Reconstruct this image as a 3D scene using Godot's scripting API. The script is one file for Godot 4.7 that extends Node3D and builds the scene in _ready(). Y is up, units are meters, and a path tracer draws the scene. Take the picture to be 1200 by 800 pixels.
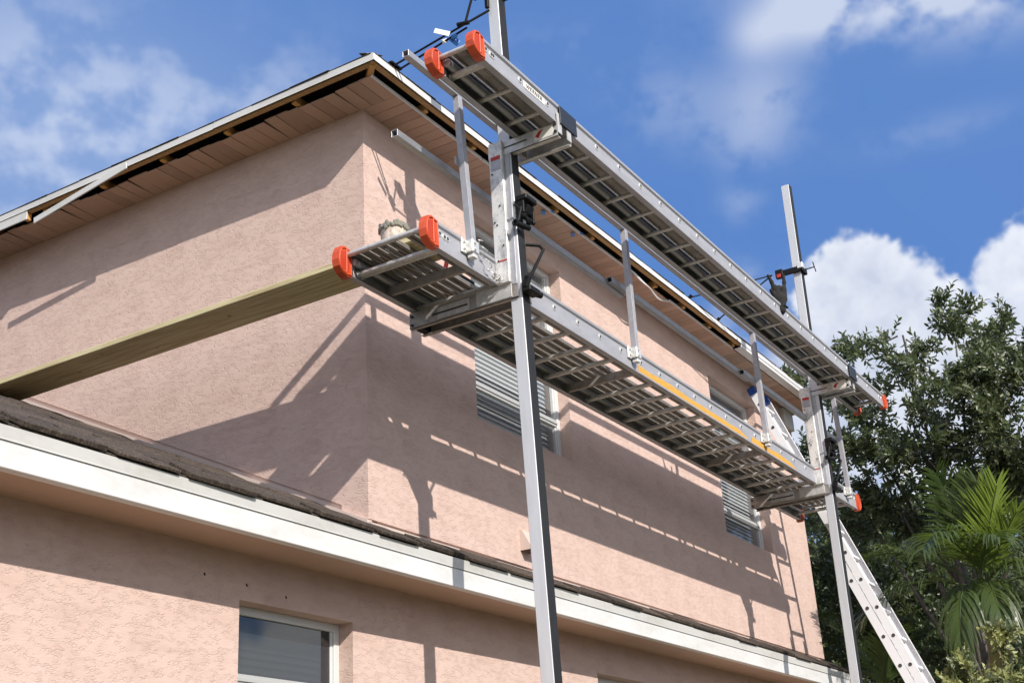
extends Node3D

const OY := 1.5            # height of the lens above the ground; survey heights below are given from the lens
const SUN := Vector3(-0.5584, 0.729, 1.0)
var M := {}
var names := {}
var rng := RandomNumberGenerator.new()

func V(x, y, z) -> Vector3:
	return Vector3(x, y + OY, z)

# ---------------------------------------------------------------- mesh builder
class MB:
	var v := PackedVector3Array()
	var n := PackedVector3Array()
	func tri(a: Vector3, b: Vector3, c: Vector3, m: Vector3) -> void:
		if (c - a).cross(b - a).dot(m) < 0.0:
			var t := b
			b = c
			c = t
		v.append_array(PackedVector3Array([a, b, c]))
		n.append_array(PackedVector3Array([m, m, m]))
	func tri_s(a: Vector3, b: Vector3, c: Vector3, na: Vector3, nb: Vector3, nc: Vector3) -> void:
		if (c - a).cross(b - a).dot(na + nb + nc) < 0.0:
			var t := b
			b = c
			c = t
			t = nb
			nb = nc
			nc = t
		v.append_array(PackedVector3Array([a, b, c]))
		n.append_array(PackedVector3Array([na, nb, nc]))
	func quad(a: Vector3, b: Vector3, c: Vector3, d: Vector3, m: Vector3) -> void:
		tri(a, b, c, m)
		tri(a, c, d, m)
	func flat(a: Vector3, b: Vector3, c: Vector3, d: Vector3) -> void:
		var m := (c - a).cross(b - d).normalized()
		quad(a, b, c, d, m)
	func box(lo: Vector3, hi: Vector3, bev := 0.0) -> void:
		boxb((lo + hi) / 2.0, (hi - lo).abs(), Basis.IDENTITY, bev)
	func boxb(c: Vector3, s: Vector3, B: Basis, bev := 0.0) -> void:
		var h := s / 2.0
		var b: float = minf(bev, minf(h.x, minf(h.y, h.z)) * 0.9)
		var ax := [B.x, B.y, B.z]
		var hh := [h.x, h.y, h.z]
		for i in 3:
			var j := (i + 1) % 3
			var k := (i + 2) % 3
			for s1 in [-1.0, 1.0]:
				var o: Vector3 = c + ax[i] * hh[i] * s1
				var J: Vector3 = ax[j] * (hh[j] - b)
				var K: Vector3 = ax[k] * (hh[k] - b)
				quad(o - J - K, o + J - K, o + J + K, o - J + K, ax[i] * s1)
				if b > 0.0:
					for s2 in [-1.0, 1.0]:
						# edge between the faces i and j
						var p: Vector3 = c + ax[i] * hh[i] * s1 + ax[j] * (hh[j] - b) * s2
						var q: Vector3 = c + ax[i] * (hh[i] - b) * s1 + ax[j] * hh[j] * s2
						quad(p - K, q - K, q + K, p + K, (ax[i] * s1 + ax[j] * s2).normalized())
		if b > 0.0:
			for sx in [-1.0, 1.0]:
				for sy in [-1.0, 1.0]:
					for sz in [-1.0, 1.0]:
						var p: Vector3 = c + B.x * h.x * sx + B.y * (h.y - b) * sy + B.z * (h.z - b) * sz
						var q: Vector3 = c + B.x * (h.x - b) * sx + B.y * h.y * sy + B.z * (h.z - b) * sz
						var r: Vector3 = c + B.x * (h.x - b) * sx + B.y * (h.y - b) * sy + B.z * h.z * sz
						tri(p, q, r, (B.x * sx + B.y * sy + B.z * sz).normalized())
	# closed outline (u along U, w along W) swept from a to b
	func extrude(poly: Array, a: Vector3, b: Vector3, U: Vector3, W: Vector3) -> void:
		var pp := PackedVector2Array(poly)
		var area := 0.0
		for i in pp.size():
			area += pp[i].cross(pp[(i + 1) % pp.size()])
		var sg := 1.0 if area > 0.0 else -1.0
		for i in pp.size():
			var p := pp[i]
			var q := pp[(i + 1) % pp.size()]
			var e := q - p
			if e.length() < 1e-7:
				continue
			var m := (U * e.y - W * e.x).normalized() * sg
			quad(a + U * p.x + W * p.y, a + U * q.x + W * q.y, b + U * q.x + W * q.y, b + U * p.x + W * p.y, m)
		var t := Geometry2D.triangulate_polygon(pp)
		var d := (b - a).normalized()
		for i in range(0, t.size(), 3):
			var p0 := pp[t[i]]
			var p1 := pp[t[i + 1]]
			var p2 := pp[t[i + 2]]
			tri(a + U * p0.x + W * p0.y, a + U * p1.x + W * p1.y, a + U * p2.x + W * p2.y, -d)
			tri(b + U * p0.x + W * p0.y, b + U * p1.x + W * p1.y, b + U * p2.x + W * p2.y, d)
	func tube(path: Array, r0: float, r1 := -1.0, sides := 8, caps := true) -> void:
		if r1 < 0.0:
			r1 = r0
		var side := Vector3.ZERO
		var pr := []
		var pn := []
		for i in path.size():
			var p: Vector3 = path[i]
			var d: Vector3
			if i == 0:
				d = path[1] - p
			elif i == path.size() - 1:
				d = p - path[i - 1]
			else:
				d = (path[i + 1] - p).normalized() + (p - path[i - 1]).normalized()
			d = d.normalized()
			if side == Vector3.ZERO:
				side = d.cross(Vector3.UP if absf(d.y) < 0.9 else Vector3.RIGHT)
			side = (side - d * side.dot(d)).normalized()
			var o := d.cross(side)
			var r := lerpf(r0, r1, float(i) / (path.size() - 1))
			var ring := []
			var rn := []
			for k in sides:
				var a := TAU * k / sides
				var m := side * cos(a) + o * sin(a)
				ring.append(p + m * r)
				rn.append(m)
			if i > 0:
				for k in sides:
					var k2 := (k + 1) % sides
					tri_s(pr[k], pr[k2], ring[k2], pn[k], pn[k2], rn[k2])
					tri_s(pr[k], ring[k2], ring[k], pn[k], rn[k2], rn[k])
			if caps and (i == 0 or i == path.size() - 1):
				for k in sides:
					tri(p, ring[k], ring[(k + 1) % sides], -d if i == 0 else d)
			pr = ring
			pn = rn
	# square tube with open ends
	func sqtube(a: Vector3, b: Vector3, s: float, w: float, up := Vector3.UP) -> void:
		var d := (b - a).normalized()
		var sx := d.cross(up).normalized()
		var sy := sx.cross(d)
		var l := a.distance_to(b)
		var c := (a + b) / 2.0
		var B := Basis(sx, sy, d)
		var h := s / 2.0 - w / 2.0
		for k in [-1.0, 1.0]:
			boxb(c + sx * h * k, Vector3(w, s, l), B, 0.001)
			boxb(c + sy * h * k, Vector3(s - 2 * w, w, l), B, 0.0)
	func lathe(prof: Array, base: Vector3, axis: Vector3, sides := 20) -> void:
		# prof: Vector2(radius, height)
		var u := axis.cross(Vector3.RIGHT if absf(axis.x) < 0.9 else Vector3.UP).normalized()
		var w := axis.cross(u)
		for i in prof.size() - 1:
			var p: Vector2 = prof[i]
			var q: Vector2 = prof[i + 1]
			var e := q - p
			for k in sides:
				var a0 := TAU * k / sides
				var a1 := TAU * (k + 1) / sides
				var d0 := u * cos(a0) + w * sin(a0)
				var d1 := u * cos(a1) + w * sin(a1)
				var m0 := (d0 * e.y - axis * e.x).normalized()
				var m1 := (d1 * e.y - axis * e.x).normalized()
				tri_s(base + d0 * p.x + axis * p.y, base + d1 * p.x + axis * p.y, base + d1 * q.x + axis * q.y, m0, m1, m1)
				tri_s(base + d0 * p.x + axis * p.y, base + d1 * q.x + axis * q.y, base + d0 * q.x + axis * q.y, m0, m1, m0)
	func mesh(off := Vector3.ZERO) -> ArrayMesh:
		var vv := v
		if off != Vector3.ZERO:
			vv = PackedVector3Array()
			vv.resize(v.size())
			for i in v.size():
				vv[i] = v[i] - off
		var a := []
		a.resize(Mesh.ARRAY_MAX)
		a[Mesh.ARRAY_VERTEX] = vv
		a[Mesh.ARRAY_NORMAL] = n
		var m := ArrayMesh.new()
		m.add_surface_from_arrays(Mesh.PRIMITIVE_TRIANGLES, a)
		return m

# ---------------------------------------------------------------- naming
func numbered(parent: Node, called: String) -> String:
	var key := "%d/%s" % [parent.get_instance_id(), called]
	var k: int = names.get(key, 0)
	names[key] = k + 1
	return called if k == 0 else "%s_%03d" % [called, k]

func thing(called: String, label: String, category: String, at := Vector3.ZERO, group := "") -> Node3D:
	var o := Node3D.new()
	o.name = numbered(self, called)
	o.position = at
	add_child(o, true)
	tag(o, label, category, group)
	return o

func tag(o: Node, label: String, category: String, group := "", kind := "") -> void:
	if label != "":
		o.set_meta("label", label)
	if category != "":
		o.set_meta("category", category)
	if group != "":
		o.set_meta("group", group)
	if kind != "":
		o.set_meta("kind", kind)

func origin_of(p: Node) -> Vector3:
	var o := Vector3.ZERO
	while p != self:
		o += (p as Node3D).position
		p = p.get_parent()
	return o

# commits world-space geometry as one named part
func put(called: String, mb: MB, mat: Material, parent: Node = self) -> MeshInstance3D:
	var o := MeshInstance3D.new()
	o.name = numbered(parent, called)
	o.mesh = mb.mesh(origin_of(parent))
	o.material_override = mat
	parent.add_child(o, true)
	return o

# an instance of a shared mesh, at a world transform
func inst(called: String, mesh: Mesh, mat: Material, parent: Node, t: Transform3D) -> MeshInstance3D:
	var o := MeshInstance3D.new()
	o.name = numbered(parent, called)
	o.mesh = mesh
	o.material_override = mat
	o.transform = Transform3D(t.basis, t.origin - origin_of(parent))
	parent.add_child(o, true)
	return o

func boxmesh(s: Vector3, bev := 0.0) -> ArrayMesh:
	var b := MB.new()
	b.boxb(Vector3.ZERO, s, Basis.IDENTITY, bev)
	return b.mesh()

# ---------------------------------------------------------------- materials
func lin(r: float, g: float, b: float) -> Color:
	return Color(r, g, b).linear_to_srgb()

func noise(freq: float, sd: int, oct := 4, type := FastNoiseLite.TYPE_SIMPLEX_SMOOTH) -> FastNoiseLite:
	var f := FastNoiseLite.new()
	f.noise_type = type
	f.frequency = freq
	f.seed = sd
	f.fractal_type = FastNoiseLite.FRACTAL_FBM
	f.fractal_octaves = oct
	return f

func bytes(w: int, h: int, f: FastNoiseLite) -> PackedByteArray:
	var im := f.get_seamless_image(w, h, false, false, 0.1, true)
	im.convert(Image.FORMAT_L8)
	return im.get_data()

func tex_l(w: int, h: int, d: PackedByteArray) -> ImageTexture:
	var im := Image.create_from_data(w, h, false, Image.FORMAT_L8, d)
	im.generate_mipmaps()
	return ImageTexture.create_from_image(im)

# colour texture from two noises between a few linear tones
func tone_tex(w: int, h: int, f1: FastNoiseLite, f2: FastNoiseLite, tones: Array, mixk := 0.5) -> ImageTexture:
	var a := bytes(w, h, f1)
	var b := bytes(w, h, f2)
	var lut := PackedByteArray()
	for i in 256:
		var t := i / 255.0 * (tones.size() - 1)
		var k := mini(int(t), tones.size() - 2)
		var c: Color = (tones[k] as Color).lerp(tones[k + 1], t - k).linear_to_srgb()
		lut.append(int(clampf(c.r, 0, 1) * 255))
		lut.append(int(clampf(c.g, 0, 1) * 255))
		lut.append(int(clampf(c.b, 0, 1) * 255))
	var out := PackedByteArray()
	out.resize(w * h * 3)
	for i in w * h:
		var q := int(a[i] * (1.0 - mixk) + b[i] * mixk) * 3
		out[i * 3] = lut[q]
		out[i * 3 + 1] = lut[q + 1]
		out[i * 3 + 2] = lut[q + 2]
	var im := Image.create_from_data(w, h, false, Image.FORMAT_RGB8, out)
	im.generate_mipmaps()
	return ImageTexture.create_from_image(im)

func mat(c: Color, rough := 0.6, metal := 0.0) -> StandardMaterial3D:
	var m := StandardMaterial3D.new()
	m.albedo_color = c
	m.roughness = rough
	m.metallic = metal
	return m

func tri_map(m: StandardMaterial3D, s: Vector3, world := true) -> void:
	m.uv1_triplanar = true
	m.uv1_world_triplanar = world
	m.uv1_scale = s
	m.uv1_triplanar_sharpness = 8.0

func smooth(a: float, b: float, x: float) -> float:
	var t := clampf((x - a) / (b - a), 0.0, 1.0)
	return t * t * (3.0 - 2.0 * t)

func make_materials() -> void:
	# stucco: trowelled ridges with broken creases
	var W := 1024
	var f := noise(0.030, 7, 3)
	f.domain_warp_enabled = true
	f.domain_warp_amplitude = 22.0
	f.domain_warp_frequency = 0.02
	var a := bytes(W, W, f)
	var b := bytes(W, W, noise(0.012, 21, 3))
	var c := bytes(W, W, noise(0.12, 33, 2))
	var d := PackedByteArray()
	d.resize(W * W)
	var lutA := PackedFloat32Array()
	var lutB := PackedFloat32Array()
	for i in 256:
		var x := i / 255.0
		lutA.append(0.55 - 0.50 * exp(-pow((x - 0.45) / 0.055, 2.0)) - 0.35 * exp(-pow((x - 0.68) / 0.05, 2.0)) + 0.40 * smooth(0.46, 0.62, x) - 0.25 * smooth(0.20, 0.36, x))
		lutB.append(0.16 + 0.84 * smooth(0.36, 0.64, x))
	for i in W * W:
		d[i] = int(clampf((lutA[a[i]] - 0.55) * lutB[b[i]] * 190.0 + 130.0 + (c[i] - 128) * 0.14, 0.0, 255.0))
	var stucco_h := tex_l(W, W, d)
	var st := tone_tex(512, 512, noise(0.005, 3, 6), noise(0.03, 4, 4), [Color(0.52, 0.378, 0.33), Color(0.60, 0.450, 0.395), Color(0.635, 0.485, 0.43)], 0.3)
	var m := mat(Color.WHITE, 0.92)
	m.albedo_texture = st
	tri_map(m, Vector3(0.80, 1.75, 0.80))
	m.heightmap_enabled = true
	m.heightmap_texture = stucco_h
	m.heightmap_scale = 0.36
	m.metallic_specular = 0.25
	M.stucco = m
	m = mat(lin(0.50, 0.35, 0.30), 0.8)
	M.flash_pink = m
	m.albedo_color = lin(0.58, 0.47, 0.42)
	# soffit vinyl
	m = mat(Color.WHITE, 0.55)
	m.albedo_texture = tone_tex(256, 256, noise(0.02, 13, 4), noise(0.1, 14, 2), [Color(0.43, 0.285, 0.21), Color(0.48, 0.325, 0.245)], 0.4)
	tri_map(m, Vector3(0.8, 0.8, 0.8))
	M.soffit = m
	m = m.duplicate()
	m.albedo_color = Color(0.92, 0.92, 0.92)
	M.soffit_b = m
	# painted metal
	m = mat(Color.WHITE, 0.38)
	m.albedo_texture = tone_tex(512, 512, noise(0.006, 41, 5), noise(0.06, 42, 3), [Color(0.54, 0.53, 0.50), Color(0.66, 0.66, 0.655), Color(0.69, 0.69, 0.70)], 0.3)
	tri_map(m, Vector3(0.4, 0.8, 0.4))
	M.white = m
	m = m.duplicate()
	m.albedo_color = Color(0.93, 0.93, 0.92)
	m.roughness = 0.5
	M.drip = m
	M.frame = mat(lin(0.60, 0.61, 0.61), 0.45)
	M.sash_shade = mat(lin(0.42, 0.43, 0.43), 0.45)
	M.slat = mat(lin(0.47, 0.475, 0.48), 0.6)
	m = mat(lin(0.62, 0.62, 0.61), 0.5)
	m.albedo_color = lin(0.43, 0.435, 0.44)
	M.slat_b = m
	m = mat(Color(0.75, 0.8, 0.82, 0.10), 0.02)
	m.transparency = BaseMaterial3D.TRANSPARENCY_ALPHA
	m.metallic_specular = 0.35
	M.glass = m
	m = mat(Color(0.17, 0.20, 0.23, 0.62), 0.03)
	m.transparency = BaseMaterial3D.TRANSPARENCY_ALPHA
	m.metallic_specular = 0.7
	M.glass_tint = m
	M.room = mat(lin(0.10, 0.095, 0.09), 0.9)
	# aluminium
	var al := tone_tex(512, 512, noise(0.008, 51, 5), noise(0.09, 52, 3), [Color(0.38, 0.385, 0.40), Color(0.46, 0.465, 0.48), Color(0.53, 0.535, 0.55)], 0.35)
	var rb := bytes(256, 256, noise(0.03, 53, 4))
	for i in rb.size():
		rb[i] = 190 + rb[i] / 4
	var alr := tex_l(256, 256, rb)
	m = mat(Color.WHITE, 0.62, 0.85)
	m.albedo_texture = al
	m.roughness_texture = alr
	m.roughness_texture_channel = BaseMaterial3D.TEXTURE_CHANNEL_RED
	m.roughness = 0.62
	tri_map(m, Vector3(0.9, 2.5, 2.5))
	M.alu = m
	m = m.duplicate()
	m.metallic = 0.55
	m.albedo_color = Color(0.98, 0.98, 1.0)
	m.roughness = 0.8
	M.alu_dull = m
	m = m.duplicate()
	m = mat(Color.WHITE, 0.55, 0.2)
	m.albedo_texture = tone_tex(512, 512, noise(0.006, 65, 4), noise(0.02, 66, 4), [Color(0.52, 0.53, 0.555), Color(0.58, 0.60, 0.64), Color(0.62, 0.64, 0.69)], 0.4)
	tri_map(m, Vector3(3.0, 0.35, 3.0))
	M.pole = m
	m = mat(Color.WHITE, 0.6, 0.35)
	m.albedo_texture = tone_tex(512, 512, noise(0.012, 63, 5), noise(0.06, 64, 4), [Color(0.20, 0.19, 0.18), Color(0.44, 0.43, 0.42), Color(0.56, 0.56, 0.56), Color(0.76, 0.75, 0.73), Color(0.80, 0.79, 0.76), Color(0.5, 0.47, 0.44)], 0.35)
	tri_map(m, Vector3(2.0, 1.0, 2.0))
	M.upright = m
	# worn aluminium with splashes of mud and paint
	m = mat(Color.WHITE, 0.6, 0.55)
	m.albedo_texture = tone_tex(512, 512, noise(0.014, 61, 5), noise(0.05, 62, 4), [Color(0.28, 0.26, 0.24), Color(0.52, 0.51, 0.50), Color(0.60, 0.60, 0.59), Color(0.72, 0.71, 0.69), Color(0.42, 0.39, 0.36)], 0.45)
	tri_map(m, Vector3(2.2, 1.6, 2.2))
	M.alu_worn = m
	m = mat(Color.WHITE, 0.55, 0.6)
	m.albedo_texture = tone_tex(512, 512, noise(0.014, 71, 5), noise(0.05, 72, 4), [Color(0.24, 0.215, 0.19), Color(0.38, 0.355, 0.33), Color(0.50, 0.475, 0.45)], 0.45)
	tri_map(m, Vector3(2.0, 2.0, 2.0))
	M.deck = m
	M.bolt = mat(lin(0.72, 0.72, 0.70), 0.35, 0.5)
	M.bolt_dark = mat(lin(0.05, 0.05, 0.05), 0.5, 0.4)
	m = mat(Color.WHITE, 0.75)
	m.albedo_texture = tone_tex(256, 256, noise(0.02, 81, 4), noise(0.1, 82, 2), [Color(0.007, 0.008, 0.010), Color(0.016, 0.018, 0.021)], 0.5)
	tri_map(m, Vector3(2, 1, 2))
	M.rubber = m
	M.black = mat(lin(0.009, 0.009, 0.0095), 0.5)
	M.black.metallic_specular = 0.3
	M.navy = mat(lin(0.014, 0.02, 0.035), 0.55)
	m = mat(Color.WHITE, 0.5)
	m.albedo_texture = tone_tex(128, 128, noise(0.02, 83, 4), noise(0.1, 84, 2), [Color(0.50, 0.07, 0.025), Color(0.70, 0.10, 0.028), Color(0.78, 0.16, 0.06)], 0.5)
	tri_map(m, Vector3(4, 4, 4))
	m.albedo_color = Color(0.93, 0.9, 0.9)
	M.orange = m
	M.orange_shade = mat(lin(0.45, 0.04, 0.012), 0.6)
	m = mat(Color.WHITE, 0.7)
	m.albedo_texture = tone_tex(256, 256, noise(0.03, 85, 4), noise(0.12, 86, 3), [Color(0.36, 0.20, 0.06), Color(0.66, 0.34, 0.05), Color(0.72, 0.42, 0.09)], 0.5)
	tri_map(m, Vector3(1.5, 6, 1))
	M.stripe = m
	# wood
	var grain := noise(0.02, 91, 4)
	m = mat(Color.WHITE, 0.75)
	m.albedo_texture = tone_tex(512, 512, grain, noise(0.1, 92, 3), [Color(0.30, 0.21, 0.10), Color(0.54, 0.47, 0.27), Color(0.68, 0.64, 0.40)], 0.3)
	tri_map(m, Vector3(3.0, 3.0, 0.16), false)
	M.lumber = m
	m = mat(Color.WHITE, 0.75)
	m.albedo_texture = tone_tex(512, 512, noise(0.02, 93, 4), noise(0.1, 94, 3), [Color(0.20, 0.10, 0.04), Color(0.40, 0.24, 0.10), Color(0.50, 0.33, 0.16)], 0.3)
	tri_map(m, Vector3(0.6, 9, 9))
	M.wood = m
	M.wood_end = mat(lin(0.52, 0.28, 0.09), 0.8)
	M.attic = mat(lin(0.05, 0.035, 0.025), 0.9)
	# shingles
	var sh := []
	for k in 4:
		m = mat(Color.WHITE, 0.95)
		var t: float = [0.8, 1.0, 1.2, 0.65][k]
		m.albedo_texture = tone_tex(256, 256, noise(0.07, 101 + k, 3), noise(0.03, 111 + k, 3), [Color(0.012, 0.008, 0.006) * t, Color(0.050, 0.036, 0.027) * t, Color(0.20, 0.155, 0.115) * t], 0.3)
		tri_map(m, Vector3(3, 3, 3))
		sh.append(m)
	M.shingle = sh
	M.rock_dark = mat(lin(0.03, 0.027, 0.024), 0.95)
	M.ladder = mat(lin(0.83, 0.84, 0.87), 0.45, 0.05)
	M.ladder_in = mat(lin(0.07, 0.07, 0.07), 0.6, 0.2)
	M.blue = mat(lin(0.02, 0.08, 0.36), 0.5)
	M.tape = mat(lin(0.05, 0.20, 0.55), 0.6)
	M.red = mat(lin(0.45, 0.03, 0.02), 0.6)
	M.paper = mat(lin(0.75, 0.74, 0.70), 0.7)
	M.print = mat(lin(0.06, 0.06, 0.06), 0.7)
	m = mat(Color.WHITE, 0.95)
	m.albedo_texture = tone_tex(128, 128, noise(0.08, 121, 3), noise(0.25, 122, 2), [Color(0.008, 0.008, 0.008), Color(0.026, 0.024, 0.023)], 0.5)
	tri_map(m, Vector3(12, 12, 12))
	M.glove = m
	m = mat(Color.WHITE, 0.7)
	m.albedo_texture = tone_tex(256, 256, noise(0.03, 131, 4), noise(0.09, 132, 3), [Color(0.10, 0.095, 0.08), Color(0.45, 0.36, 0.30), Color(0.68, 0.58, 0.52), Color(0.30, 0.28, 0.24)], 0.4)
	tri_map(m, Vector3(5, 2.2, 5))
	M.bucket = m
	M.mortar = mat(lin(0.22, 0.22, 0.19), 0.95)
	# planting
	m = mat(Color.WHITE, 1.0)
	m.albedo_texture = tone_tex(512, 512, noise(0.02, 141, 5), noise(0.2, 142, 3), [Color(0.08, 0.08, 0.035), Color(0.155, 0.14, 0.075), Color(0.25, 0.215, 0.14)], 0.5)
	tri_map(m, Vector3(0.3, 0.3, 0.3))
	M.ground = m
	m = mat(Color.WHITE, 0.9)
	m.albedo_texture = tone_tex(512, 512, noise(0.01, 143, 5), noise(0.2, 144, 3), [Color(0.42, 0.40, 0.37), Color(0.52, 0.50, 0.46)], 0.5)
	tri_map(m, Vector3(0.4, 0.4, 0.4))
	M.concrete = m
	var lf := []
	for cc in [[0.055, 0.075, 0.028], [0.078, 0.100, 0.042], [0.120, 0.140, 0.075], [0.040, 0.056, 0.023]]:
		m = mat(lin(cc[0], cc[1], cc[2]), 0.42)
		m.backlight_enabled = true
		m.backlight = Color(0.3, 0.34, 0.2)
		m.cull_mode = BaseMaterial3D.CULL_DISABLED
		lf.append(m)
	M.leaf = lf
	var pf := []
	for cc in [[0.030, 0.050, 0.015], [0.046, 0.070, 0.021], [0.13, 0.185, 0.026], [0.018, 0.032, 0.012]]:
		m = mat(lin(cc[0], cc[1], cc[2]), 0.4)
		m.backlight_enabled = true
		m.backlight = Color(0.35, 0.42, 0.15)
		m.cull_mode = BaseMaterial3D.CULL_DISABLED
		pf.append(m)
	M.palm = pf
	m = mat(lin(0.24, 0.26, 0.10), 0.5)
	m.backlight_enabled = true
	m.backlight = Color(0.4, 0.4, 0.2)
	M.leaf_pale = m
	m = mat(Color.WHITE, 0.95)
	m.albedo_texture = tone_tex(256, 256, noise(0.03, 151, 4), noise(0.1, 152, 3), [Color(0.04, 0.034, 0.028), Color(0.10, 0.088, 0.075), Color(0.16, 0.145, 0.125)], 0.4)
	tri_map(m, Vector3(3, 1.2, 3))
	M.bark = m
	m = mat(Color.WHITE, 0.6)
	m.albedo_texture = tone_tex(256, 256, noise(0.02, 153, 4), noise(0.1, 154, 3), [Color(0.10, 0.12, 0.03), Color(0.20, 0.19, 0.07), Color(0.12, 0.07, 0.03)], 0.4)
	tri_map(m, Vector3(3, 0.8, 3))
	M.crownshaft = m

# ---------------------------------------------------------------- sky
# clouds: centre azimuth, centre elevation, radius (degrees), strength
const CUMULUS := [
	[74.9, 22.6, 1.7, 1.0], [75.9, 23.4, 1.9, 1.0], [76.8, 23.4, 1.7, 1.0], [77.6, 22.1, 2.0, 1.0], [78.9, 20.9, 2.0, 1.0], [76.5, 20.6, 3.0, 1.0],
	[80.0, 19.3, 2.6, 1.0], [74.5, 20.2, 2.2, 0.9], [78.0, 17.5, 4.2, 1.0], [81.5, 16.5, 4.2, 1.0], [74.0, 17.5, 3.0, 0.9], [85.0, 17.0, 4.0, 1.0],
	[82.6, 22.4, 1.5, 1.0], [83.9, 22.3, 2.1, 1.0], [85.6, 21.5, 3.0, 1.0], [83.0, 20.5, 1.8, 0.9],
	[70.2, 19.6, 1.6, 0.5], [72.0, 19.5, 1.6, 0.6], [88.5, 27.0, 2.6, 0.8], [66.0, 14.0, 3.5, 0.8], [58.0, 12.0, 3.0, 0.8], [47.0, 14.0, 3.5, 0.7], [92.0, 18.0, 5.0, 1.0], [95.0, 30.0, 4.0, 0.8]]
const WISPS := [
	[38.0, 28.5, 7.0, 4.5, 0.50], [42.0, 32.0, 9.0, 3.5, 0.34], [36.0, 34.0, 6.0, 4.0, 0.30], [48.0, 33.5, 6.0, 2.6, 0.20], [40.0, 24.0, 8.0, 3.5, 0.45],
	[73.2, 34.4, 1.6, 1.2, 0.55], [75.6, 34.9, 2.0, 1.6, 0.75], [78.4, 34.9, 2.4, 1.7, 0.8], [81.6, 34.7, 2.4, 1.9, 1.0], [85.0, 34.4, 3.0, 2.1, 1.0], [80.0, 37.0, 7.0, 2.2, 0.9], [68.5, 32.0, 3.4, 1.8, 0.22], [73.0, 31.8, 2.4, 1.8, 0.36], [72.0, 30.0, 2.4, 1.4, 0.25], [71.2, 27.4, 1.2, 0.9, 0.2], [71.5, 23.3, 2.4, 1.6, 0.5], [70.0, 21.0, 3.0, 1.6, 0.5], [80.5, 28.8, 4.0, 0.8, 0.14], [62.0, 34.5, 6.0, 1.5, 0.14]]

func sky_color(az: float, el: float, na: FastNoiseLite, nb: FastNoiseLite, nc: FastNoiseLite) -> Color:
	var ra := deg_to_rad(az)
	var re := deg_to_rad(el)
	var d := Vector3(sin(ra) * cos(re), sin(re), -cos(ra) * cos(re))
	var e := clampf(el, -5.0, 90.0)
	var c := Color(0.068, 0.190, 0.50).lerp(Color(0.05, 0.145, 0.42), smooth(20.0, 75.0, e))
	c = c.lerp(Color(0.30, 0.46, 0.70), 1.0 - smooth(-2.0, 24.0, e))
	if el < 0.0:
		c = c.lerp(Color(0.25, 0.24, 0.20), smooth(0.0, -3.0, el))
	# the sky whitens towards the sun
	var off := rad_to_deg(acos(clampf(d.dot(SUN.normalized()), -1.0, 1.0)))
	if el > -2.0:
		c += Color(0.80, 0.73, 0.62) * exp(-off / 32.0)
	var big := na.get_noise_3dv(d * 100.0)
	var fine := nb.get_noise_3dv(d * 100.0)
	var inside := smooth(62.0, 40.0, absf(wrapf(az - 62.0, -180.0, 180.0))) * smooth(58.0, 46.0, el)
	# thin high cloud
	var thin := 0.0
	if inside > 0.0:
		for w in WISPS:
			var x: float = wrapf(az - w[0], -180.0, 180.0) / w[2]
			var y: float = (el - w[1]) / w[3]
			var q := x * x + y * y
			if q < 4.0:
				thin += w[4] * exp(-q * 1.3)
	thin = thin * inside + (1.0 - inside) * 0.3 * smooth(-0.15, 0.5, big)
	if thin > 0.01:
		# drawn out into streaks
		var sk := nc.get_noise_3d((d.x + d.y * 0.5) * 60.0, d.y * 130.0, d.z * 60.0)
		thin *= (0.10 + 1.15 * smooth(-0.34, 0.36, 0.5 * big + 0.75 * fine + 0.55 * sk))
	c = c.lerp(Color(0.53, 0.59, 0.735), clampf(thin, 0.0, 0.92))
	# a broad thin veil low on the left of the view
	var vx := wrapf(az - 38.0, -180.0, 180.0) / 12.0
	var vy := (el - 30.0) / 8.0
	c = c.lerp(Color(0.40, 0.51, 0.74), 0.36 * exp(-vx * vx - vy * vy))
	# heaped cloud
	var f := -1.0
	var k := 1.0
	if inside > 0.0 and el < 46.0:
		for w in CUMULUS:
			var x: float = wrapf(az - w[0], -180.0, 180.0) * cos(re)
			var y: float = el - w[1]
			if absf(x) < w[2] * 1.6 and absf(y) < w[2] * 1.6:
				var q: float = 1.0 - sqrt(x * x + y * y) / w[2]
				if q > f:
					f = q
					k = lerpf(k, w[3], 0.7)
	var g: float = smooth(-0.10, 0.22, big) * smooth(85.0, 25.0, el) * 0.75 - 0.25
	f = maxf(f, lerpf(g, -1.0, inside))
	var soft := (1.0 - k) * 0.8
	var bill := 0.0
	if f > -0.9:
		bill = 0.42 - 1.5 * absf(nc.get_noise_3dv(d * 70.0)) + 0.6 * (0.4 - 1.6 * absf(nc.get_noise_3dv(d * 190.0)))
	var dens := smooth(-0.10 - soft, 0.20 + soft, f + (0.20 + soft * 0.5) * fine + 0.16 * big + 0.34 * bill) * k
	if dens > 0.0:
		var lit := clampf(0.66 + 0.4 * fine + 0.3 * big + 0.55 * bill - 0.5 * clampf(f, 0.0, 1.0), 0.0, 1.0)
		var cloud := Color(0.47, 0.525, 0.655).lerp(Color(0.70, 0.735, 0.81), lit)
		cloud += Color(0.66, 0.60, 0.52) * smooth(125.0, 30.0, off)      # thinner, sunlit heaps towards the sun
		c = c.lerp(cloud, dens * 0.97)
	return c

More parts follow.
